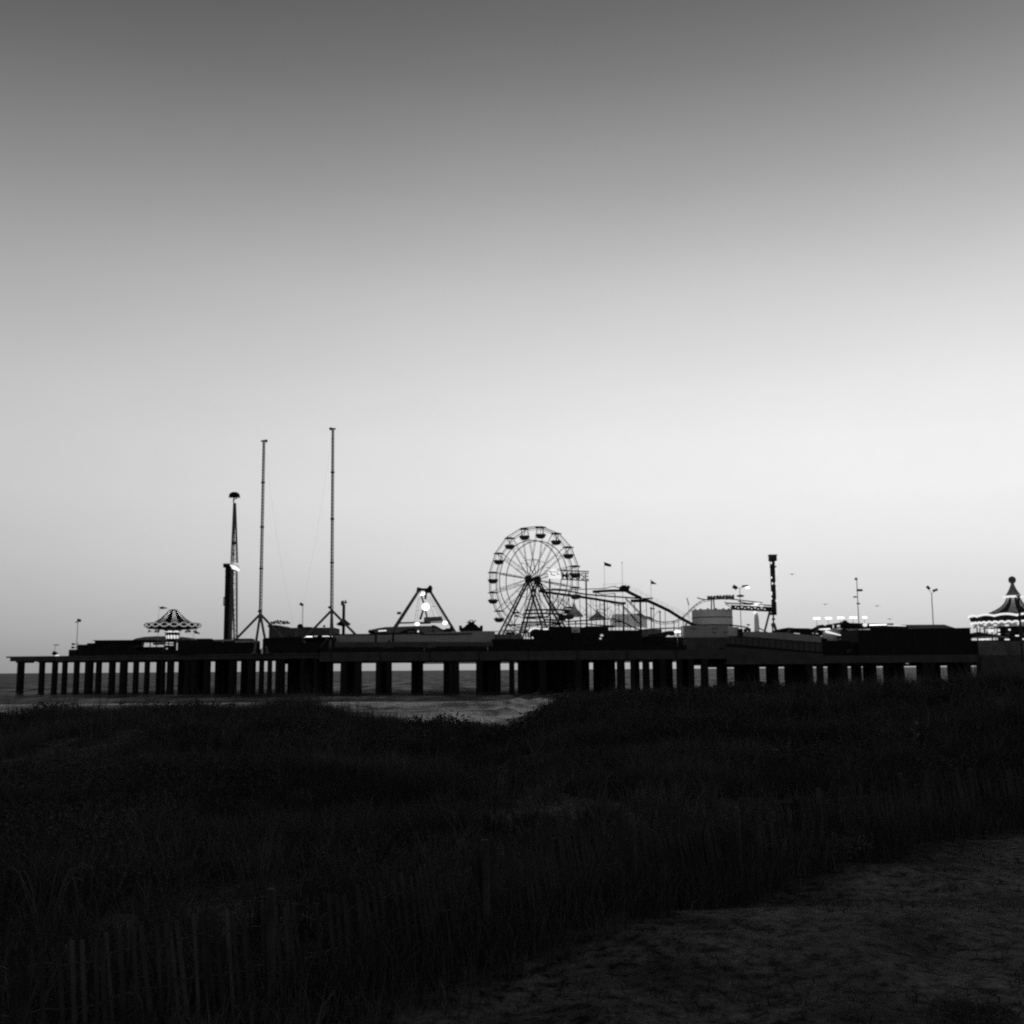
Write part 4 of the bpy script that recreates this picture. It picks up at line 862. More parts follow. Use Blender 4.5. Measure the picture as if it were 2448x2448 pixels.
# ------------------------------------------------------------------ tank, boxes, pylon with truss
D = 290; c = P(1710, 1475, D); k = D / FPX; b = Vector((c.x, D + 4.5, ZD))
t = thing('grey_tank', 'big round grey tank with a band, standing behind the coaster lift', 'tank', b)
r = 48.5 * k
build('drum', MB().lathe(b, [(.01, PZ(1710, 1455, D) - ZD + .1), (r * .97, PZ(1710, 1456.5, D) - ZD), (r, PZ(1710, 1457.5, D) - ZD), (r, 0)], 40), mat('tank_grey', .92, .8, .06, .5), t)
m = MB(); zb = PZ(1710, 1475, D) - ZD; m.lathe(b, [(r + .01, zb + .12), (r + .06, zb + .1), (r + .06, zb - .1), (r + .01, zb - .12)], 40); zb = PZ(1710, 1493.5, D) - ZD; m.lathe(b, [(r + .01, zb + .15), (r + .09, zb + .12), (r + .09, zb - .12), (r + .01, zb - .15)], 40); build('band', m, MID, t)
m = MB();
for i in range(7): a_ = R(200 + 24 * i); m.ball((b.x + (r - .3) * math.cos(a_), b.y + (r - .3) * math.sin(a_), PZ(1710, 1456, D)), .3, .3, .25, 8, 6)
build('rim_bolt', m, MID, t)
b = P(1688, 1560, 279); b.z = ZD
t = thing('grey_block', 'plain grey block house with a dark lower storey in front of the tank', 'building', b)
m = MB(); pxbox(m, 1636, 1739, 1495, 280, 6, 1523.5); build('upper_wall', m, mat('block_grey', .44, .85, .12, .5), t)
m = MB(); pxbox(m, 1640, 1742, 1523.3, 279.4, 6); build('lower_wall', m, mat('block_dim', .11), t)
m = MB()
for x0, x1, y0, y1 in ((1644, 1666, 1527, 1532), (1693, 1716, 1527, 1532), (1667, 1690, 1525, 1548), (1718, 1736, 1526, 1548)): pxbox(m, x0, x1, y0, 279.3, .09, y1)
build('window', m, PANEL, t)
m = MB()
for x0, x1, y in ((1651, 1664, 1504), (1702, 1716, 1503), (1703, 1712, 1513), (1728, 1737, 1512)): build('marking', MB().path([P(x0 + (x1 - x0) * f, y - 1.6 * math.sin(f * 3.14), 279.9) for f in (0, .25, .5, .75, 1)], .1, 5), MID, t)
b = P(1752, 1560, 283); b.z = ZD
t = thing('white_booth', 'small pale booth with a slanted roof beside the grey block house', 'booth', b)
m = MB(); pxbox(m, 1740, 1766, 1499, 284, 4); build('wall', m, mat('booth_pale', .85), t)
m = MB(); m.path([P(x, y, 283.6) for x, y in ((1738, 1494.5), (1762, 1496), (1785, 1500), (1795, 1505))], .16); pxbox(m, 1765, 1776, 1503, 283, 5, None); build('roof', m, DARK, t)
b = P(1785, 1560, 285); b.z = ZD
t = thing('machine_box', 'low dark machine box with small round fittings beside the pale booth', 'machine', b)
m = MB(); pxbox(m, 1776.5, 1835, 1510, 286, 4); build('body', m, mat('machine', .16), t); m = MB()
for x, y, r_ in ((1787, 1503, 3.4), (1783, 1507, 5), (1792, 1507.5, 4)): c = P(x, y, 286); m.ball((c.x, 286.5, c.z), r_ * .1, .3, r_ * .1)
c = P(1790, 1493.5, 286); m.ball((c.x, 286.5, c.z), .5, .3, .17); m.tube((c.x, 286.5, c.z), (c.x - .1, 286.5, PZ(1790, 1508, 286)), .05); build('fitting', m, STEEL, t)
D = 312; c = P(1808, 1463, D); k = D / FPX; b = Vector((c.x, D, ZD))
t = thing('lit_spire', 'pale narrow spire with a glowing top behind the truss beam', 'spire', b)
build('spire', MB().lathe((c.x, D, 0), [(.2, PZ(1808, 1463, D)), (4.5 * k, PZ(1808, 1471, D)), (5.5 * k, PZ(1808, 1480, D)), (6.3 * k, PZ(1808, 1512, D)), (6.4 * k, ZD)], 10), TENT, t)
build('lamp', MB().ball((c.x - .4, D, PZ(1805, 1462, D)), .45, .4, .7), LITS, t)
D = 288; b = P(1850, 1560, D); b.z = ZD; q = lambda x, y, dy=0: Vector((PX(x, y, D), D + dy, PZ(x, y, D)))
t = thing('ride_pylon', 'tall dark pylon with a box top and small lamps down its sides', 'pylon', b)
m = MB(); m.box(q(1844.5, 1400).x, q(1854.5, 1400).x, D, D + 1, q(1850, 1470).z, q(1850, 1341).z); pxbox(m, 1842.5, 1856.5, 1353, D - .2, 1.4, 1355.5); pxbox(m, 1843, 1856, 1464, D - .2, 1.4, 1470); build('shaft', m, COA, t)
m = MB(); pxbox(m, 1840, 1857, 1327, D - .3, 1.7, 1340.5); pxbox(m, 1839, 1858.5, 1325.4, D - .4, 1.9, 1326.8); build('head', m, STEEL, t)
m = MB(); pxbox(m, 1843, 1855, 1328, D - .36, .05, 1330.5); build('head_panel', m, MID, t)
for x, y in ((1855, 1364), (1856, 1372), (1843.5, 1381), (1846, 1395), (1854, 1395), (1856, 1407.5), (1843.5, 1417), (1843.5, 1421), (1843.5, 1431), (1855.5, 1436), (1856, 1344), (1843, 1346)):
    c = q(x, y, -.25); build('lamp', MB().ball(c, .2, .16, .3, 8, 6), LITSIGN, t)
m = MB(); m.tube(q(1850, 1470, .5), q(1850, 1492, .5), .2); m.ball(q(1850, 1480, .5), .5, .4, .25); m.ball(q(1850, 1494, .5), .6, .5, .6); m.tube(q(1851, 1490, .5), q(1858, 1512, .5), .35); f = q(1829, 1510, .5); m.tube(q(1841, 1462, .5), f, .26); m.tube(q(1848, 1490, .5), (q(1848, 1490).x, D + .5, ZD), .2); m.tube(f, (f.x - .6, D + .5, ZD), .26); m.tube(q(1858, 1512, .5), (q(1860, 1512).x, D + .5, ZD), .35); m.path([q(1829, 1507, .5), q(1822, 1505, .5), q(1814, 1500, .5)], .14); build('leg', m, COG, t)
m = MB(); m.path([q(1734, 1441.5), q(1790, 1444.5), q(1845, 1447.5)], .15); build('top_boom', m, COA, t)
m = MB(); TL = lambda f: q(1750 + 95 * f, 1447.5 + 4.5 * f, .3); BL = lambda f: q(1750 + 95 * f, 1455.5 + 5 * f, .3)
m.beam(TL(0), TL(1), .8, .22); m.beam(BL(-.0), BL(1), .8, .42)
n = 12
for i in range(n):
    f0, f1 = i / n, (i + 1) / n
    m.tube(BL(f0) if i % 2 else TL(f0), TL(f1) if i % 2 else BL(f1), .24, n=6)
m.slab([(p.x, p.z) for p in (q(1749, 1445.5), q(1757, 1449), q(1757, 1456), q(1749, 1453))], D, D + .7); m.slab([(p.x, p.z) for p in (q(1834, 1451), q(1846, 1452), q(1846, 1463), q(1840, 1461.5), q(1834, 1459))], D, D + .7)
build('truss_boom', m, COA, t)
for x, y, rx, rz in ((1808, 1443, .85, .24), (1803, 1447.5, 1.0, .2), (1819, 1448.8, .6, .17)): build('lamp', MB().ball(q(x, y, -.7), rx, .25, rz), LITS, t)
m = MB();
for x, y in ((1733, 1441), (1736, 1446), (1742, 1450), (1745, 1453)): m.tube(q(x, y), q(x + 8, y + 3), .06, n=5)
m.tube(q(1732, 1437), q(1735, 1445), .07); m.tube(q(1735, 1445), q(1751, 1447), .05); build('stay', m, COG, t)

# ------------------------------------------------------------------ ramp wall, canopies and ride huts on the lower deck
b = P(1860, 1560, 271); b.z = 8
t = thing('ramp_wall', 'sloping two tone wall running down beside the ramp', 'wall', b)
D = 271; zr = lambda x: 10.2 + (x - PX(1737.5, 1570, 270)) / (PX(1970, 1570, 270) - PX(1737.5, 1570, 270)) * (8.35 - 10.2)
def sl(pts, dep, mm, nm, DD): build(nm, MB().slab([(PX(x, y, DD), PZ(x, y, DD)) for x, y in pts], DD, DD + dep), mm, t)
sl([(1742, 1523.2), (1776, 1523.5), (1966, 1538.5), (1966, 1560.5), (1870, 1553), (1742, 1543.5)], .3, PANEL, 'lower_panel', D)
m = MB().prism([(PX(1739, 1550, 270.4), 270.4), (PX(1968, 1550, 270.4), 270.4), (PX(1968, 1550, 270.4), 271.6), (PX(1739, 1550, 270.4), 271.6)], [zr(PX(1739, 1550, 270.4)) - .05, zr(PX(1968, 1550, 270.4)) - .05] + [zr(PX(1968, 1550, 270.4)) - .05, zr(PX(1739, 1550, 270.4)) - .05], [zr(PX(1739, 1550, 270.4)) + .75, zr(PX(1968, 1550, 270.4)) + .4] + [zr(PX(1968, 1550, 270.4)) + .4, zr(PX(1739, 1550, 270.4)) + .75]); build('kerb', m, BLACK, t)
sl([(1777, 1510.5), (1870, 1512), (1966, 1521), (1966, 1545), (1777, 1530)], .3, mat('ramp_pale', .34, .8, .15), 'upper_panel', D + 2)
m = MB(); m.path([P(1742, 1521.5, 270.9), P(1776, 1522.5, 270.9), P(1966, 1537.3, 270.9)], .12); build('cap_rail', m, STEEL, t)
m = MB()
for f in np.linspace(0, 1, 17): x = 1745 + 218 * f; m.tube(P(x, 1524 + 14.5 * f, 270.93), P(x, 1544 + 15 * f, 270.93), .07, n=5)
build('panel_post', m, DARK, t)
for lab, pts, D in (('black tent roof with a pale support at the head of the ramp', ((1857, 1508), (1866, 1504), (1884, 1500.3), (1896, 1501), (1907, 1504), (1906, 1514), (1892, 1513), (1882, 1516.5), (1862, 1515)), 284), ('long black tent roof sloping down beside the slanted light tubes', ((1895, 1501.5), (1932, 1502), (1950, 1504.5), (1968, 1507.5), (1966, 1519), (1950, 1522), (1926, 1521), (1912, 1516), (1898, 1515)), 287)):
    b = P(pts[4][0], 1560, D); b.z = ZL; t = thing('dark_canopy', lab, 'canopy', b)
    build('roof', MB().slab([(PX(x, y, D), PZ(x, y, D)) for x, y in pts], D, D + 6), BLACK, t)
    m = MB(); x0 = min(p[0] for p in pts) + 4; x1 = max(p[0] for p in pts) - 6
    for x in (x0, x1): m.tube((PX(x, 1515, D), D + 1, ZL), (PX(x, 1513, D), D + 1, PZ(x, 1513, D)), .12); m.tube((PX(x, 1515, D), D + 5, ZL), (PX(x, 1513, D), D + 5, PZ(x, 1513, D)), .12)
    m.tube(P(pts[2][0] + 6, 1503, D - .2), P(pts[2][0] - 6, 1518, D - .2), .28); build('post', m, MID, t)
    c = P(pts[5][0] + 2, 1514.5, D - .2); build('lamp', MB().beam((c.x - 1.0, D - .2, c.z + .08), (c.x + .4, D - .2, c.z - .05), .2, .16), LITD, t)
D = 296; b = P(2018, 1560, D); b.z = ZL
t = thing('ride_pavilion', 'dark ride pavilion with a winged finial and two slanted light tubes', 'pavilion', b)
q = lambda x, y, dy=0: Vector((PX(x, y, D), D + dy, PZ(x, y, D)))
m = MB(); m.slab([(q(x, y).x, q(x, y).z) for x, y in ((1994, 1491.5), (2004, 1491), (2010, 1488), (2030, 1489), (2062, 1490), (2118, 1492), (2118, 1501), (2080, 1502), (2034, 1502), (2024, 1498), (2012, 1501.5), (1994, 1502))], D, D + 7); m.slab([(q(x, y).x, q(x, y).z) for x, y in ((1952, 1501.5), (1960, 1498), (1967, 1493), (1974, 1497), (1982, 1501), (1982, 1503), (1952, 1503))], D, D + 5); m.slab([(q(x, y).x, q(x, y).z) for x, y in ((1978, 1496), (1984, 1492), (1990, 1491.5), (1989, 1499), (1984, 1500))], D, D + 3); build('roof', m, BLACK, t)
m = MB(); m.slab([(q(x, y).x, q(x, y).z) for x, y in ((2004, 1491), (2010, 1487.5), (2016, 1484.5), (2013, 1482.5), (2018, 1483.5), (2024, 1483), (2022, 1485.5), (2030, 1490), (2020, 1494), (2010, 1493))], D - .8, D - .2); build('finial', m, BLACK, t)
m = MB(); pxbox(m, 2001, 2008, 1494, D - .2, .15, 1499); pxbox(m, 1990.5, 1994, 1493, D + .2, .15, 1502); build('lit_window', m, LITD, t)
m = MB(); pxbox(m, 1966, 2052, 1503.5, D + .4, .5); build('back_wall', m, mat('hut_pale', .45), t)
m = MB(); c = q(2018, 1512); m.ball((c.x, D - .3, c.z), 1.1, .6, .9); pxbox(m, 2004, 2032, 1520, D - 1, 1.5, 1526); pxbox(m, 1970, 2052, 1531, D - 2, 2); build('ride_machinery', m, DARK, t)
build('light_tube', MB().tube(q(1970, 1510, -1.4), q(2006, 1519, -1.4), .34, .14, 10), LITSIGN, t); build('light_tube', MB().tube(q(2030, 1518.5, -1.4), q(2050, 1511, -1.4), .2, .34, 10), LITSIGN, t)
build('lit_sign', MB().slab([(q(x, y).x, q(x, y).z) for x, y in ((1953, 1503.6), (1966, 1502.6), (1983, 1501.8), (1984, 1505.5), (1966, 1505.8))], D - .5, D - .2), LITS, t)
m = MB(); pxbox(m, 2003, 2016, 1526.5, D - 1.1, .1, 1529); pxbox(m, 2023, 2040, 1528, D - 1.1, .1, 1530.3); build('counter_edge', m, GREY, t)
b = P(2118, 1560, 292); b.z = ZL; D = 292
t = thing('tube_lit_roof', 'flat roof edge with a globe lamp and thin light tubes behind the black shed', 'roof', b)
q = lambda x, y, dy=0: Vector((PX(x, y, D), D + dy, PZ(x, y, D)))
m = MB(); pxbox(m, 2060, 2136, 1490.5, D, 8, 1500); pxbox(m, 2100, 2170, 1496.5, D + .1, 7, 1503); [m.tube((q(x, 1500).x, D + 1, ZL), (q(x, 1500).x, D + 1, PZ(x, 1499.5, D)), .15) for x in (2064, 2130, 2166)]; build('roof', m, DARK, t)
build('light_tube', MB().tube(q(2078, 1494.2, -.2), q(2119, 1493.2, -.2), .13, n=8), LIT, t); build('light_tube', MB().tube(q(2121, 1495.2, -.2), q(2165, 1496.4, -.2), .1, n=8), LITS, t); build('globe', MB().ball(q(2067, 1494, -.3), .6, .5, .45), LITSIGN, t)
b = P(2186, 1560, 273); b.z = ZL
t = thing('black_shed', 'large plain black shed filling the deck beside the carousel', 'shed', b)
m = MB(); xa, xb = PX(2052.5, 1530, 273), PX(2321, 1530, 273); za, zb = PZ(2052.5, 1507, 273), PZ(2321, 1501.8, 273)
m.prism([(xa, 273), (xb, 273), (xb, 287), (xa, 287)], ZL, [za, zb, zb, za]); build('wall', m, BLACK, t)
m = MB().prism([(xa - .1, 272.8), (xb + .2, 272.8), (xb + .2, 287.2), (xa - .1, 287.2)], [za + .003, zb + .003, zb + .003, za + .003], [za + .15, zb + .12, zb + .12, za + .15]); build('roof', m, DARK, t)
m = MB(); 
for f in (.12, .3, .5, .72, .9): x = xa + (xb - xa) * f; m.box(x - .1, x + .1, 272.9, 272.998, ZL, za - .3)
build('wall_rib', m, DARK, t)
D = 292; b = P(2225, 1560, D); b.z = ZL
t = thing('hip_roof_hall', 'low hall with a dim hip roof rising behind the black shed', 'hall', b)
x0, x1, x2, x3 = [PX(x, 1500, D) for x in (2165, 2172, 2272, 2287)]; zt, ze = PZ(2200, 1492, D), PZ(2200, 1503, D)
build('roof', MB().add([(x0, D, ze), (x3, D, ze), (x3, D + 14, ze), (x0, D + 14, ze), (x1, D + 4, zt), (x2, D + 4, zt), (x2, D + 9, zt), (x1, D + 9, zt)], [(0, 1, 5, 4), (1, 2, 6, 5), (2, 3, 7, 6), (3, 0, 4, 7), (4, 5, 6, 7), (3, 2, 1, 0)]), mat('hip_roof', .2), t)
build('wall', MB().box(x0 + .3, x3 - .3, D + .4, D + 13.6, ZL, ze - .003), DARK, t)

b = P(2008, 1560, 271); b.z = ZL
t = thing('dark_booths', 'row of dark booths between the ramp wall and the black shed', 'booth', b)
for x0, x1, yt, D_ in ((1963, 1978, 1528, 273), (1978.2, 2000, 1534, 274), (2000.2, 2030, 1532, 274.5), (2030.2, 2056, 1536, 274)): build('booth_wall', pxbox(MB(), x0, x1, yt, D_, 4, None, ZL), BLACK, t)
m = MB(); pxbox(m, 1964, 1977, 1526, 272.8, 4.4, 1527.9, ZL); build('roof', m, DARK, t)
m = MB(); m.tube(P(2028, 1560, 272.5), P(2028, 1556, 272.5), .15); c = P(2030, 1557, 272.3); m.path([c + Vector((.5 * math.cos(a_ * .4), 0, .4 * math.sin(a_ * .4))) for a_ in range(12)], .06, 5); build('wheel_hoop', m, MID, t)
b = P(2330, 1560, 272.6); b.z = ZL
t = thing('side_booth', 'narrow dark booth wedged between the black shed and the entrance wall', 'booth', b)
build('wall', pxbox(MB(), 2319, 2350, 1533, 274.5, 4, None, ZL - 1.7), BLACK, t); build('roof', pxbox(MB(), 2318, 2352, 1531, 274.3, 4.5, 1532.9, ZL), DARK, t)

# ------------------------------------------------------------------ big carousel
D = 292; C = P(2431, 1560, D); C.z = ZL; k = D / FPX; Zp = lambda y: PZ(2431, y, D) - ZL
t = thing('carousel', 'large carousel with a flared dark cone roof, ball finial and strings of lit bulbs', 'carousel', C)
build('finial', MB().ball((C.x, C.y, ZL + Zp(1386.5)), 8.7 * k, 8.7 * k, 9 * k, 24, 16), MID, t)
build('spire', MB().lathe(C, [(3.5 * k, Zp(1394)), (4.5 * k, Zp(1399)), (9 * k, Zp(1410)), (15 * k, Zp(1420)), (17.5 * k, Zp(1424))], 24), mat('carousel_spire', .3), t)
for i in range(16):
    a0 = 2 * math.pi * (i + .3) / 16
    build('roof_gore', MB().lathe(C, [(r_ * k, Zp(y)) for r_, y in ((15, 1428), (17, 1433), (21, 1441), (29, 1449.5), (42, 1457.5), (62, 1467), (80, 1471)) ], 3, a0, a0 + 2 * math.pi / 16), BLACK if i % 2 else mat('roof_gore_grey', .55), t)
m = MB().lathe(C, [(17 * k, Zp(1423.8)), (24 * k, Zp(1425.5)), (24 * k, Zp(1428)), (15 * k, Zp(1429))], 32); build('lit_ring', m, BULB, t)
build('fascia', MB().lathe(C, [(80 * k, Zp(1471)), (101 * k, Zp(1475.5)), (96.5 * k, Zp(1488)), (90 * k, Zp(1489)), (20 * k, Zp(1486))], 40), DARK, t)
m = MB(); n = 26
for i in range(n * 6):
    a_ = 2 * math.pi * i / (n * 6); w_ = abs(math.sin(a_ * n / 4)); p1 = 2 * math.pi * (i + 1) / (n * 6); w2 = abs(math.sin(p1 * n / 4))
    A = (C.x + (103 - 3 * w_) * k * math.cos(a_), C.y + (103 - 3 * w_) * k * math.sin(a_), ZL + Zp(1474.5 - 3.6 * w_)); B = (C.x + (103 - 3 * w2) * k * math.cos(p1), C.y + (103 - 3 * w2) * k * math.sin(p1), ZL + Zp(1474.5 - 3.6 * w2)); m.tube(A, B, .26, n=6)
build('bulb_string', m, BULB, t)
m = MB(); n = 40
for i in range(n):
    for j in range(6):
        f0, f1 = j / 6, (j + 1) / 6; a_, p1 = 2 * math.pi * (i + f0) / n, 2 * math.pi * (i + f1) / n
        A = (C.x + 97 * k * math.cos(a_), C.y + 97 * k * math.sin(a_), ZL + Zp(1491 - 3.5 * math.sin(math.pi * f0))); B = (C.x + 97 * k * math.cos(p1), C.y + 97 * k * math.sin(p1), ZL + Zp(1491 - 3.5 * math.sin(math.pi * f1))); m.tube(A, B, .22, n=5)
build('bulb_scallops', m, BULB, t)
m = MB()
for i in range(22): a_ = 2 * math.pi * (i + .4) / 22; m.ball((C.x + 88 * k * math.cos(a_), C.y + 88 * k * math.sin(a_), ZL + Zp(1495 + (i % 3) * 1.3)), .8, .8, .22, 10, 6)
build('inner_bulbs', m, BULB, t)
build('valance', MB().lathe(C, [(94 * k, Zp(1489)), (93.5 * k, Zp(1500))], 40), mat('valance', .7, translucent=.3), t)
m = MB()
for i in range(12): a_ = 2 * math.pi * (i + .5) / 12; build('post', MB().tube((C.x + 85 * k * math.cos(a_), C.y + 85 * k * math.sin(a_), ZL), (C.x + 85 * k * math.cos(a_), C.y + 85 * k * math.sin(a_), ZL + Zp(1490)), .16), STEEL, t)
build('drum', MB().lathe(C, [(40 * k, Zp(1488)), (40 * k, 0)], 24), DARK, t); build('platform', MB().lathe(C, [(.1, Zp(1531)), (92 * k, Zp(1531)), (92 * k, 0)], 36), BLACK, t)
m = MB()
for i in range(14):                                    # carousel horses, simple body neck head legs pole
    a_ = 2 * math.pi * i / 14; o_ = Vector((C.x + 70 * k * math.cos(a_), C.y + 70 * k * math.sin(a_), ZL + Zp(1520 - (i % 2) * 3))); tn = Vector((-math.sin(a_), math.cos(a_), 0))
    m.ball(o_, .45, .45, .3, 10, 7); m.tube(o_ + tn * .35, o_ + tn * .7 + ZV * .6, .17, .12); m.tube(o_ + tn * .65 + ZV * .62, o_ + tn * 1.0 + ZV * .45, .13, .08)
    for e in (-.35, .35): m.tube(o_ + tn * e, o_ + tn * (e * 1.3) - ZV * .7, .07, .05, 5)
    m.tube(o_ - ZV * 1, (o_.x, o_.y, ZL + Zp(1488)), .04, n=5)
build('horses', m, MID, t)
m = MB()
for x, y, w, h_ in ((2378, 1507, 13, 6.5), (2397.5, 1506, 4, 6), (2398, 1515, 4.5, 4), (2423, 1504.5, 4, 4), (2441.5, 1519, 8, 3)): c = P(x, y, 279); m.box(c.x - w * .05, c.x + w * .05, 281.2, 281.4, c.z - h_ * .05, c.z + h_ * .05)
build('lit_panel', m, LITSIGN, t)
D = 277; b = P(2352, 1560, D); b.z = ZL
t = thing('peaked_awning', 'dark peaked awning with a lit edge beside the carousel', 'awning', b)
c = P(2350, 1509.5, D); k2 = D / FPX
build('roof', MB().add([(PX(2319, 1517, D), D, PZ(2319, 1517, D)), (PX(2385, 1517, D), D, PZ(2385, 1518, D)), (PX(2385, 1517, D), D + 6, PZ(2385, 1518, D)), (PX(2319, 1517, D), D + 6, PZ(2319, 1517, D)), (c.x, D + 3, c.z)] + [(PX(x, 1525, D), y, PZ(x, 1524, D)) for x, y in ((2319, D), (2385, D), (2385, D + 6), (2319, D + 6))], [(0, 1, 4), (1, 2, 4), (2, 3, 4), (3, 0, 4), (0, 5, 6, 1), (1, 6, 7, 2), (2, 7, 8, 3), (3, 8, 5, 0)]), BLACK, t)
build('trim', MB().path([P(2326, 1523, D - .1), P(2370, 1521.5, D - .1), P(2410, 1523.5, D - .1)], .12), GREY, t)
build('lamp', MB().beam(P(2341, 1529, D - .2), P(2364, 1527.5, D - .2), .2, .36), LITSIGN, t); build('lamp', MB().beam(P(2402, 1528.5, D - .2), P(2413, 1528.8, D - .2), .2, .3), LITSIGN, t); build('lamp', MB().beam(P(2442, 1527.5, D - .2), P(2455, 1528.5, D - .2), .2, .3), LITSIGN, t)
m = MB(); [m.tube((PX(x, 1524, D), D + .3, ZL), (PX(x, 1524, D), D + .3, PZ(x, 1521, D)), .1) for x in (2323, 2382)]; build('post', m, BLACK, t)
b = P(2395, 1560, 271); b.z = 5
t = thing('entrance_wall', 'dim mottled wall and planting at the landward end below the carousel', 'wall', b)
m = MB(); xa, xb = PX(2336, 1550, 271), PX(2560, 1550, 271)
m.box(xa + 1.5, xb, 274, 276, 1, PZ(2390, 1533, 274)); build('upper_wall', m, mat('entry_wall', .16, .9, .5, .5), t); m = MB(); m.box(xa, xb, 268.6, 269.98, .5, PZ(2390, 1567, 269)); m.box(PX(2349, 1550, 270) + .05, xb, 269.99, 273.9, .5, PZ(2390, 1566, 271)); build('base_wall', m, CONC, t)

# ------------------------------------------------------------------ gulls
for lab, px, py, D, sz in (('small gull gliding beside the top of the dark pylon', 1893.5, 1373, 250, .55), ('tiny gull above the row of lit bar lamps', 1973, 1445, 255, .5), ('tiny gull gliding just past the tall grey mast', 2097, 1449, 252, .5), ('lowest tiny gull, just over the hip roofed hall', 2127, 1480, 258, .45)):
    c = P(px, py, D); m = MB().ball((c.x, D, c.z), sz * .3, sz * .75, sz * .25, 8, 6); m.ball((c.x, D - sz * .8, c.z + .05), sz * .16, sz * .2, sz * .16, 8, 6)
    for s_ in (-1, 1): m.add([(c.x, D - .15, c.z + .03), (c.x + s_ * .5, D - .12, c.z + .16), (c.x + s_ * 1.0, D + .1, c.z + .02), (c.x + s_ * .5, D + .15, c.z + .14), (c.x, D + .18, c.z + .03), (c.x + s_ * .5, D, c.z + .1)], [(0, 1, 5, 4), (1, 2, 3), (1, 3, 5), (5, 3, 4)])
    m.v = [tuple(v_) for v_ in m.v]; tag(build('gull', m, MID, None, (c.x, D, c.z)), lab, 'bird', 'gulls over the pier')

# ------------------------------------------------------------------ sand fence
seg = []; pts = [Vector((p[0], p[1], 0)) for p in FX]
pos = []; step = .085
for a_, b_ in zip(pts, pts[1:]):
    L_ = (b_ - a_).length; n = int(L_ / step)
    for i in range(n): pos.append(a_.lerp(b_, i / n))
b = pos[60].copy(); b.z = float(ground(b.x, b.y))
t = thing('sand_fence', 'weathered wooden slat fence leaning across the sand before the dune grass', 'fence', b)
def wood(name, g): return mat(name, g, .9, .5, 3)
bleach = set()
for q_ in (198, 226, 297, 385, 436, 466, 489, 560, 700): bleach.add(min(range(len(pos)), key=lambda j: abs(CX + FPX * (pos[j].x - .13) / pos[j].y - q_)))
m = MB(); wires = [[], [], []]
for i, p in enumerate(pos):
    z = float(ground(p.x, p.y)); wob = .12 * math.sin(i * .05) + .08 * math.sin(i * .021 + 1)
    hgt = 1.02 + random.uniform(-.05, .05) + .05 * math.sin(i * .09); lean = Vector((random.uniform(-.06, .05) - .13 + .04 * math.sin(i * .03), .05, 0)) 
    base = Vector((p.x + wob * .3, p.y, z - .15)); top = base + lean * hgt + Vector((0, 0, hgt + .15)); top += Vector((0, 0, wob * .6))
    if i in bleach or random.random() > .06:
        d_ = Vector((1, 1.05, 0)).normalized(); w_ = .019 * random.uniform(.8, 1.15); nrm = Vector((-d_.y, d_.x, 0)) * .006
        mt = MB() if i in bleach else m
        mt.add([base - d_ * w_ - nrm, base + d_ * w_ - nrm, base + d_ * w_ + nrm, base - d_ * w_ + nrm, top - d_ * w_ - nrm, top + d_ * w_ - nrm, top + d_ * w_ + nrm, top - d_ * w_ + nrm], [(0, 1, 5, 4), (1, 2, 6, 5), (2, 3, 7, 6), (3, 0, 4, 7), (4, 5, 6, 7)])
        if mt is not m: build('bleached_slat', mt, mat('bleached_wood', .06, .95, .8, 1.3), t)
    for k_, f in enumerate((.25, .55, .85)): wires[k_].append(base.lerp(top, f) + Vector((.01, -.012, 0)))
    if i % 32 == 12:
        po = MB(); po.tube((p.x + .05, p.y + .07, z - .3), (p.x + .02, p.y + .08, z + 1.14), .045, .04, 8); build('post', po, wood('post_wood', .05), t)
build('slat_panel', m, mat('slat_wood', .04, .95, .9, 1.1), t)
m = MB(); [m.path(w_, .004, 4) for w_ in wires]; build('wire', m, STEEL, t)

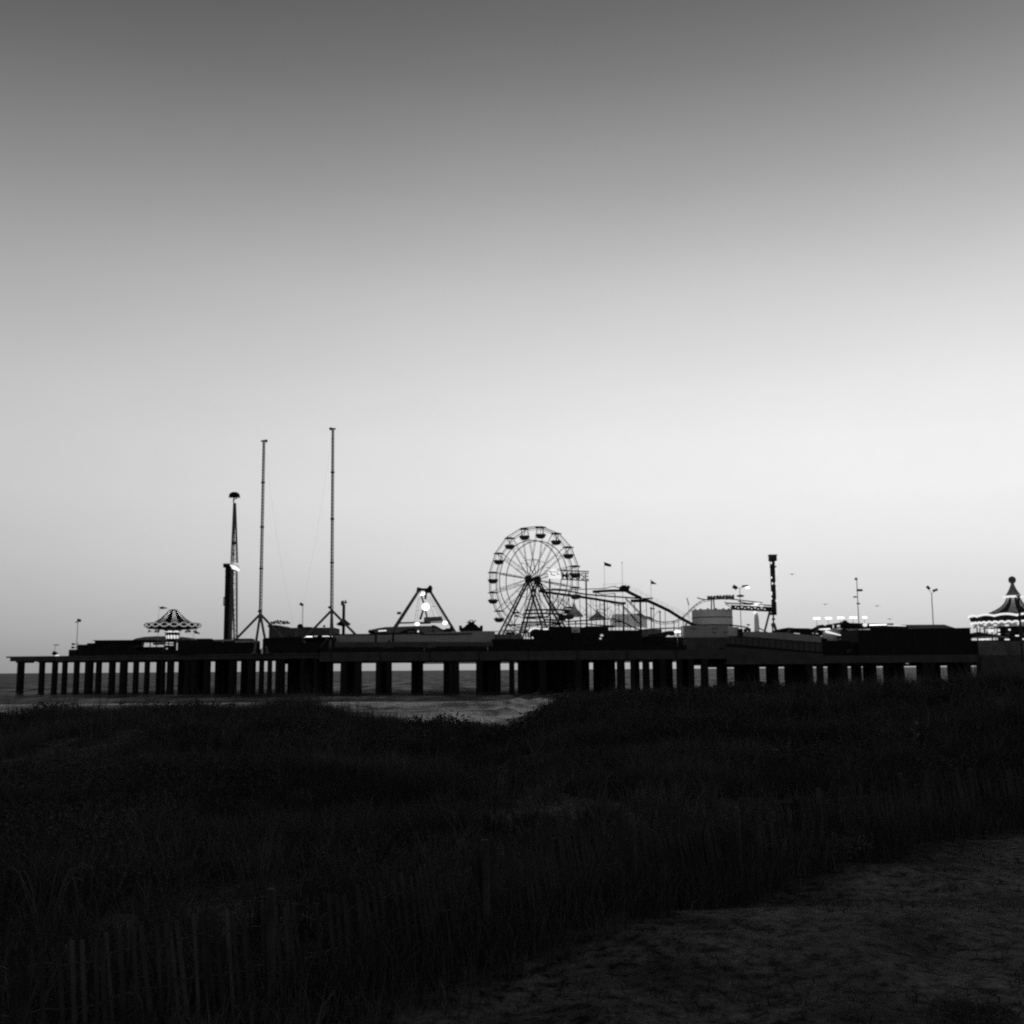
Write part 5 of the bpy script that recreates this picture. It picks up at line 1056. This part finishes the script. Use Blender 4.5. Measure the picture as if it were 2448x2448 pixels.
# ------------------------------------------------------------------ dune grass (stuff)
def grass_mat(name, lo, hi):
    m = bpy.data.materials.new(name); m.use_nodes = True; tr = m.node_tree; bs = tr.nodes['Principled BSDF']
    at = N('ShaderNodeAttribute', tr, attribute_name='tone'); c = RAMP(at.outputs['Fac'], [(0, lo), (.85, (lo + hi) / 2), (1, hi)], tree=tr)
    tr.links.new(c, bs.inputs['Base Color']); bs.inputs['Roughness'].default_value = .8; bs.inputs['Specular IOR Level'].default_value = .15
    return m
def blades(name, bx, by, h, lean_a, lean, width, tone, m):
    n = len(bx); bz = ground(bx, by) - .03
    ca, sa = np.cos(lean_a), np.sin(lean_a); fa = rng.uniform(0, 2 * np.pi, n); wx, wy = np.cos(fa) * width / 2, np.sin(fa) * width / 2
    L1, H1 = lean * h * .28, h * .55; L2, H2 = lean * h, h * np.sqrt(np.clip(1 - (lean * .8) ** 2, .2, 1))
    co = np.empty((n, 5, 3), np.float32)
    co[:, 0] = np.stack([bx - wx, by - wy, bz], 1); co[:, 1] = np.stack([bx + wx, by + wy, bz], 1)
    mx_, my_ = bx + ca * L1, by + sa * L1
    co[:, 2] = np.stack([mx_ + wx * .8, my_ + wy * .8, bz + H1], 1); co[:, 3] = np.stack([mx_ - wx * .8, my_ - wy * .8, bz + H1], 1)
    co[:, 4] = np.stack([bx + ca * L2, by + sa * L2, bz + H2], 1)
    me = bpy.data.meshes.new(name); me.vertices.add(5 * n); me.vertices.foreach_set('co', co.ravel())
    bi = np.arange(n)[:, None] * 5
    lp = np.concatenate([bi + np.array([[0, 1, 2, 3]]), bi + np.array([[3, 2, 4]])], 1).ravel().astype(np.int32)
    me.loops.add(len(lp)); me.loops.foreach_set('vertex_index', lp)
    me.polygons.add(2 * n); ls = np.stack([np.arange(n) * 7, np.arange(n) * 7 + 4], 1).ravel(); me.polygons.foreach_set('loop_start', ls.astype(np.int32)); me.polygons.foreach_set('loop_total', np.tile([4, 3], n).astype(np.int32))
    me.update(calc_edges=True); at = me.attributes.new('tone', 'FLOAT', 'POINT'); at.data.foreach_set('value', np.repeat(tone, 5).astype(np.float32))
    me.materials.append(m); o = bpy.data.objects.new(name, me); COL.objects.link(o); return o
def scatter(n_cl, per):
    # tufts: centres spread with distance, blades round each centre
    y = 8 + (70 - 8) * rng.random(n_cl * 3) ** .80; x = (rng.random(n_cl * 3) * 2 - 1) * (y * .52 + 5)
    fy = fence_y(x); back = (y - fy)
    cover = fbm(x * .16, y * .16, 4, 51); cross = fbm(x * .5, y * .5, 3, 61)
    stripw = np.interp(x, [-4, -1.2, 1.5, 3.5], [1.2, 1.8, 1.1, .6])
    p = np.where(back > .1, 1.0, np.where(back > -stripw, .8, .0))
    p = np.where(back > 2, p * np.clip((cover - .30) * 5, .12, 1) * np.clip((cross - .2) * 3, .3, 1), p)
    xs_ = x * 50 / y; sandy = np.exp(-((xs_ - .2) / 1.5) ** 2) * np.clip((y - 50) / 4, 0, 1)      # the open slope down to the water
    p = p * (1 - sandy); p = np.where(y > 62 - 4 * cross, 0, p)
    keep = rng.random(len(x)) < p; x, y = x[keep][:n_cl], y[keep][:n_cl]
    dist = np.hypot(x, y); c = len(x)
    hgt = (.28 + .75 * fbm(x * .45, y * .45, 3, 71) + .3 * (rng.random(c) < .08)) * np.clip(.75 + (y - fence_y(x)) * .2, .3, 1)
    bx = np.repeat(x, per); by = np.repeat(y, per); n = len(bx); ra = rng.uniform(0, 2 * np.pi, n); rr = np.abs(rng.normal(0, .14, n)) * np.repeat(.7 + dist / 40, per)
    la = ra + rng.normal(0, .5, n); wind = .25
    lean = np.clip(rng.normal(.46, .25, n), .02, .97)
    tone = np.clip(np.repeat((fbm(x * .4, y * .4, 4, 81) - .5) * 2.0 + .42 + rng.normal(0, .12, c), per) + rng.normal(0, .14, n), 0, .84); st = rng.random(n) < .02; tone[st] = 1
    h = np.repeat(hgt, per) * rng.uniform(.5, 1.15, n); w_ = np.repeat(.007 + dist * .00032, per) * rng.uniform(.7, 1.3, n)
    return bx + np.cos(ra) * rr, by + np.sin(ra) * rr, h, la + wind, lean, w_, tone
def crest(n):
    px_ = rng.uniform(-300, 2750, n); y = rng.normal(50, 5.5, n); x = (px_ - CX) / FPX * y
    k_ = (fbm(x * .8, y * .8, 3, 15) > .50) & ~((px_ > 1160) & (px_ < 1335)); x, y = x[k_], y[k_]; c = len(x); per = 9
    bx, by = np.repeat(x, per) + rng.normal(0, .12, c * per), np.repeat(y, per) + rng.normal(0, .12, c * per); n = len(bx)
    return bx, by, np.repeat(rng.uniform(.6, 1.2, c) + .9 * (rng.random(c) < .06), per) * rng.uniform(.6, 1.1, n), rng.uniform(0, 6.28, n), np.clip(rng.normal(.3, .15, n), .02, .8), rng.uniform(.014, .026, n), np.clip(rng.normal(.4, .2, n), 0, .84)
def fringe(n):
    x = rng.uniform(-2.4, 11, n); y = fence_y(x) + rng.normal(-.22, .42, n); per = 12; c = n
    bx, by = np.repeat(x, per) + rng.normal(0, .1, c * per), np.repeat(y, per) + rng.normal(0, .1, c * per); n = len(bx)
    return bx, by, np.repeat(rng.uniform(.3, .95, c), per) * rng.uniform(.5, 1.1, n), rng.uniform(0, 6.28, n), np.clip(rng.normal(.4, .2, n), .02, .9), rng.uniform(.006, .012, n), np.clip(rng.normal(.25, .2, n), 0, .84)
g = blades('dune_grass', *[np.concatenate(q_) for q_ in zip(scatter(11500, 24), crest(2600), fringe(620))], grass_mat('beach_grass', .036, .19)); tag(g, 'dark beach grass covering the dune', 'grass', kind='stuff')
# low leafy scrub woven through the grass
def scrub(n):
    y = 10 + 52 * rng.random(n) ** .8; x = (rng.random(n) * 2 - 1) * (y * .5 + 4)
    f = fbm(x * .28, y * .28, 4, 101); k_ = (f > .53) & (y > fence_y(x) + .3) & ~((np.abs(x * 50 / y - .2) < 1.6) & (y > 48)); x, y = x[k_], y[k_]; dome = (f[k_] - .53) * 5
    n = len(x); z = ground(x, y) + rng.random(n) ** .6 * np.clip(dome * .75 + .12, .1, .85); L = (.035 + .0016 * y) * rng.uniform(.6, 1.5, n)
    d = rng.normal(0, 1, (n, 3)); d /= np.linalg.norm(d, axis=1)[:, None]; e = np.cross(d, rng.normal(0, 1, (n, 3))); e /= np.linalg.norm(e, axis=1)[:, None]; c = np.stack([x, y, z], 1)
    co = np.stack([c, c + d * L[:, None] * .5 + e * L[:, None] * .3, c + d * L[:, None], c + d * L[:, None] * .5 - e * L[:, None] * .3], 1).reshape(-1, 3)
    me = bpy.data.meshes.new('dune_scrub'); me.vertices.add(4 * n); me.vertices.foreach_set('co', co.ravel().astype(np.float32)); me.loops.add(4 * n); me.loops.foreach_set('vertex_index', np.arange(4 * n, dtype=np.int32))
    me.polygons.add(n); me.polygons.foreach_set('loop_start', np.arange(0, 4 * n, 4, dtype=np.int32)); me.polygons.foreach_set('loop_total', np.full(n, 4, np.int32)); me.update(calc_edges=True)
    at = me.attributes.new('tone', 'FLOAT', 'POINT'); at.data.foreach_set('value', np.repeat(np.clip(fbm(x * .5, y * .5, 3, 111) + rng.normal(0, .15, n), 0, 1), 4).astype(np.float32))
    me.materials.append(grass_mat('scrub_leaf', .018, .11)); o = bpy.data.objects.new('dune_scrub', me); COL.objects.link(o); return o
tag(scrub(330000), 'low dark leafy scrub spreading through the dune grass', 'scrub', kind='stuff')
# dry litter on the sand path
n = 16000; y = 6.5 + 24 * rng.random(n) ** 1.2; x = (rng.random(n) * 2 - .75) * (y * .5 + 2); k_ = (y < fence_y(x) + .2) & (fbm(x * .9, y * .9, 4, 91) > .55); x, y = x[k_], y[k_]; n = len(x)
nc = 1500; cy = 6.5 + 20 * rng.random(nc) ** 1.2; cx_ = (rng.random(nc) * 2 - .75) * (cy * .5 + 2); k_ = (cy < fence_y(cx_) - .1) & (fbm(cx_ * .7, cy * .7, 3, 121) > .42); cx_, cy = cx_[k_], cy[k_]; per = 22
r_ = np.repeat(rng.uniform(.02, .11, len(cx_)), per); q1 = np.repeat(cx_, per) + rng.normal(0, 1, len(r_)) * r_ * 1.4; q2 = np.repeat(cy, per) + rng.normal(0, 1, len(r_)) * r_
g = blades('sand_tufts', q1, q2, rng.uniform(.02, .08, len(r_)), rng.uniform(0, 6.28, len(r_)), rng.uniform(.5, .99, len(r_)), np.full(len(r_), .014), rng.random(len(r_)) * .6, grass_mat('matted_tuft', .012, .07)); tag(g, 'small dark matted tufts scattered over the sand path', 'tufts', kind='stuff')
g = blades('plant_litter', x, y, rng.uniform(.05, .2, n), rng.uniform(0, 6.28, n), rng.uniform(.75, .99, n), np.full(n, .014), rng.random(n), grass_mat('dry_litter', .012, .12)); tag(g, 'dry plant litter strewn on the sand path', 'litter', kind='stuff')

# ------------------------------------------------------------------ shrubs and odd plants in the grass
def shrub(label, x, y, r, h, n, g_, name='shrub', group=None, leaf=.06):
    z = float(ground(x, y)); t = thing(name, label, 'shrub', (x, y, z), group)
    m = MB(); ends = []
    for i in range(14):
        a_ = random.uniform(0, 6.28); e = Vector((x + math.cos(a_) * r * random.uniform(.3, .9), y + math.sin(a_) * r * random.uniform(.3, .9), z + h * random.uniform(.5, .95))); mid = Vector((x, y, z)).lerp(e, .5) + Vector((0, 0, h * .12)); m.tube((x, y, z - .1), mid, .025, .016, 5); m.tube(mid, e, .016, .006, 5); ends += [mid.lerp(e, .5), e, e]
    build('stem', m, mat('shrub_stem', .06), t)
    lv = MB()
    for i in range(n):
        c = random.choice(ends) + Vector((random.gauss(0, r * .2), random.gauss(0, r * .2), random.gauss(0, h * .13))); c.z = max(c.z, z + .03)
        d_ = Vector((random.gauss(0, 1), random.gauss(0, 1), random.gauss(0, .6))).normalized(); s_ = d_.orthogonal().normalized(); L_ = leaf * random.uniform(.6, 1.4)
        lv.add([c, c + d_ * L_ * .5 + s_ * L_ * .3, c + d_ * L_, c + d_ * L_ * .5 - s_ * L_ * .3], [(0, 1, 2, 3)])
    build('foliage', lv, mat('leaf_%03d' % int(g_ * 1000), g_ * 1.6, .8, .4, 2), t)
for lab, px, D, r, h, n, gg in (('low dark bushy shrub where the grass meets the bare slope to the water', 1370, 44, 1.7, 1.0, 2600, .016), ('broad dark shrub in the middle of the dune grass', 1420, 36, 1.9, 1.0, 2600, .014), ('dark shrub on the grassy rise below the black shed', 1850, 44, 1.8, .9, 2200, .016), ('dark shrub far along the rise towards the carousel', 2180, 40, 1.7, 1.0, 2200, .016), ('small dark shrub among grass near the seaward side', 420, 38, 1.6, .8, 2000, .014)):
    shrub(lab, (px - CX) / FPX * D, D, r, h, n, gg)
shrub('low dark tuft of weed alone on the open sand', (2290 - CX) / FPX * 10.3, 10.3, .5, .13, 2600, .03, 'weed_clump', leaf=.025)
shrub('pale dry broken plant lying against the fence foot', (1985 - CX) / FPX * 19, 19, .42, .4, 520, .06, 'dry_plant', leaf=.05)
shrub('pale dry seed plume sticking up among the grass', (2167 - CX) / FPX * 34, 34, .08, .85, 50, .12, 'seed_plume', leaf=.09)
x, y = (105 - CX) / FPX * 13, 13.4; z = float(ground(x, y))
t = thing('dead_stalks', 'arching pale dead stalks behind the fence on the seaward side', 'plant', (x, y, z)); m = MB()
for i in range(9):
    a_ = random.uniform(-.6, 3.6); r_ = random.uniform(.3, .55); h_ = random.uniform(.75, 1.0)
    m.path([Vector((x + random.uniform(-.02, .02) + math.cos(a_) * r_ * f, y + math.sin(a_) * r_ * .4 * f, z + h_ * math.sin(min(f * 1.9, 2.4)))) for f in (0, .2, .4, .6, .8, 1)], .006, 4)
build('stem', m, mat('dead_stalk', .07), t)
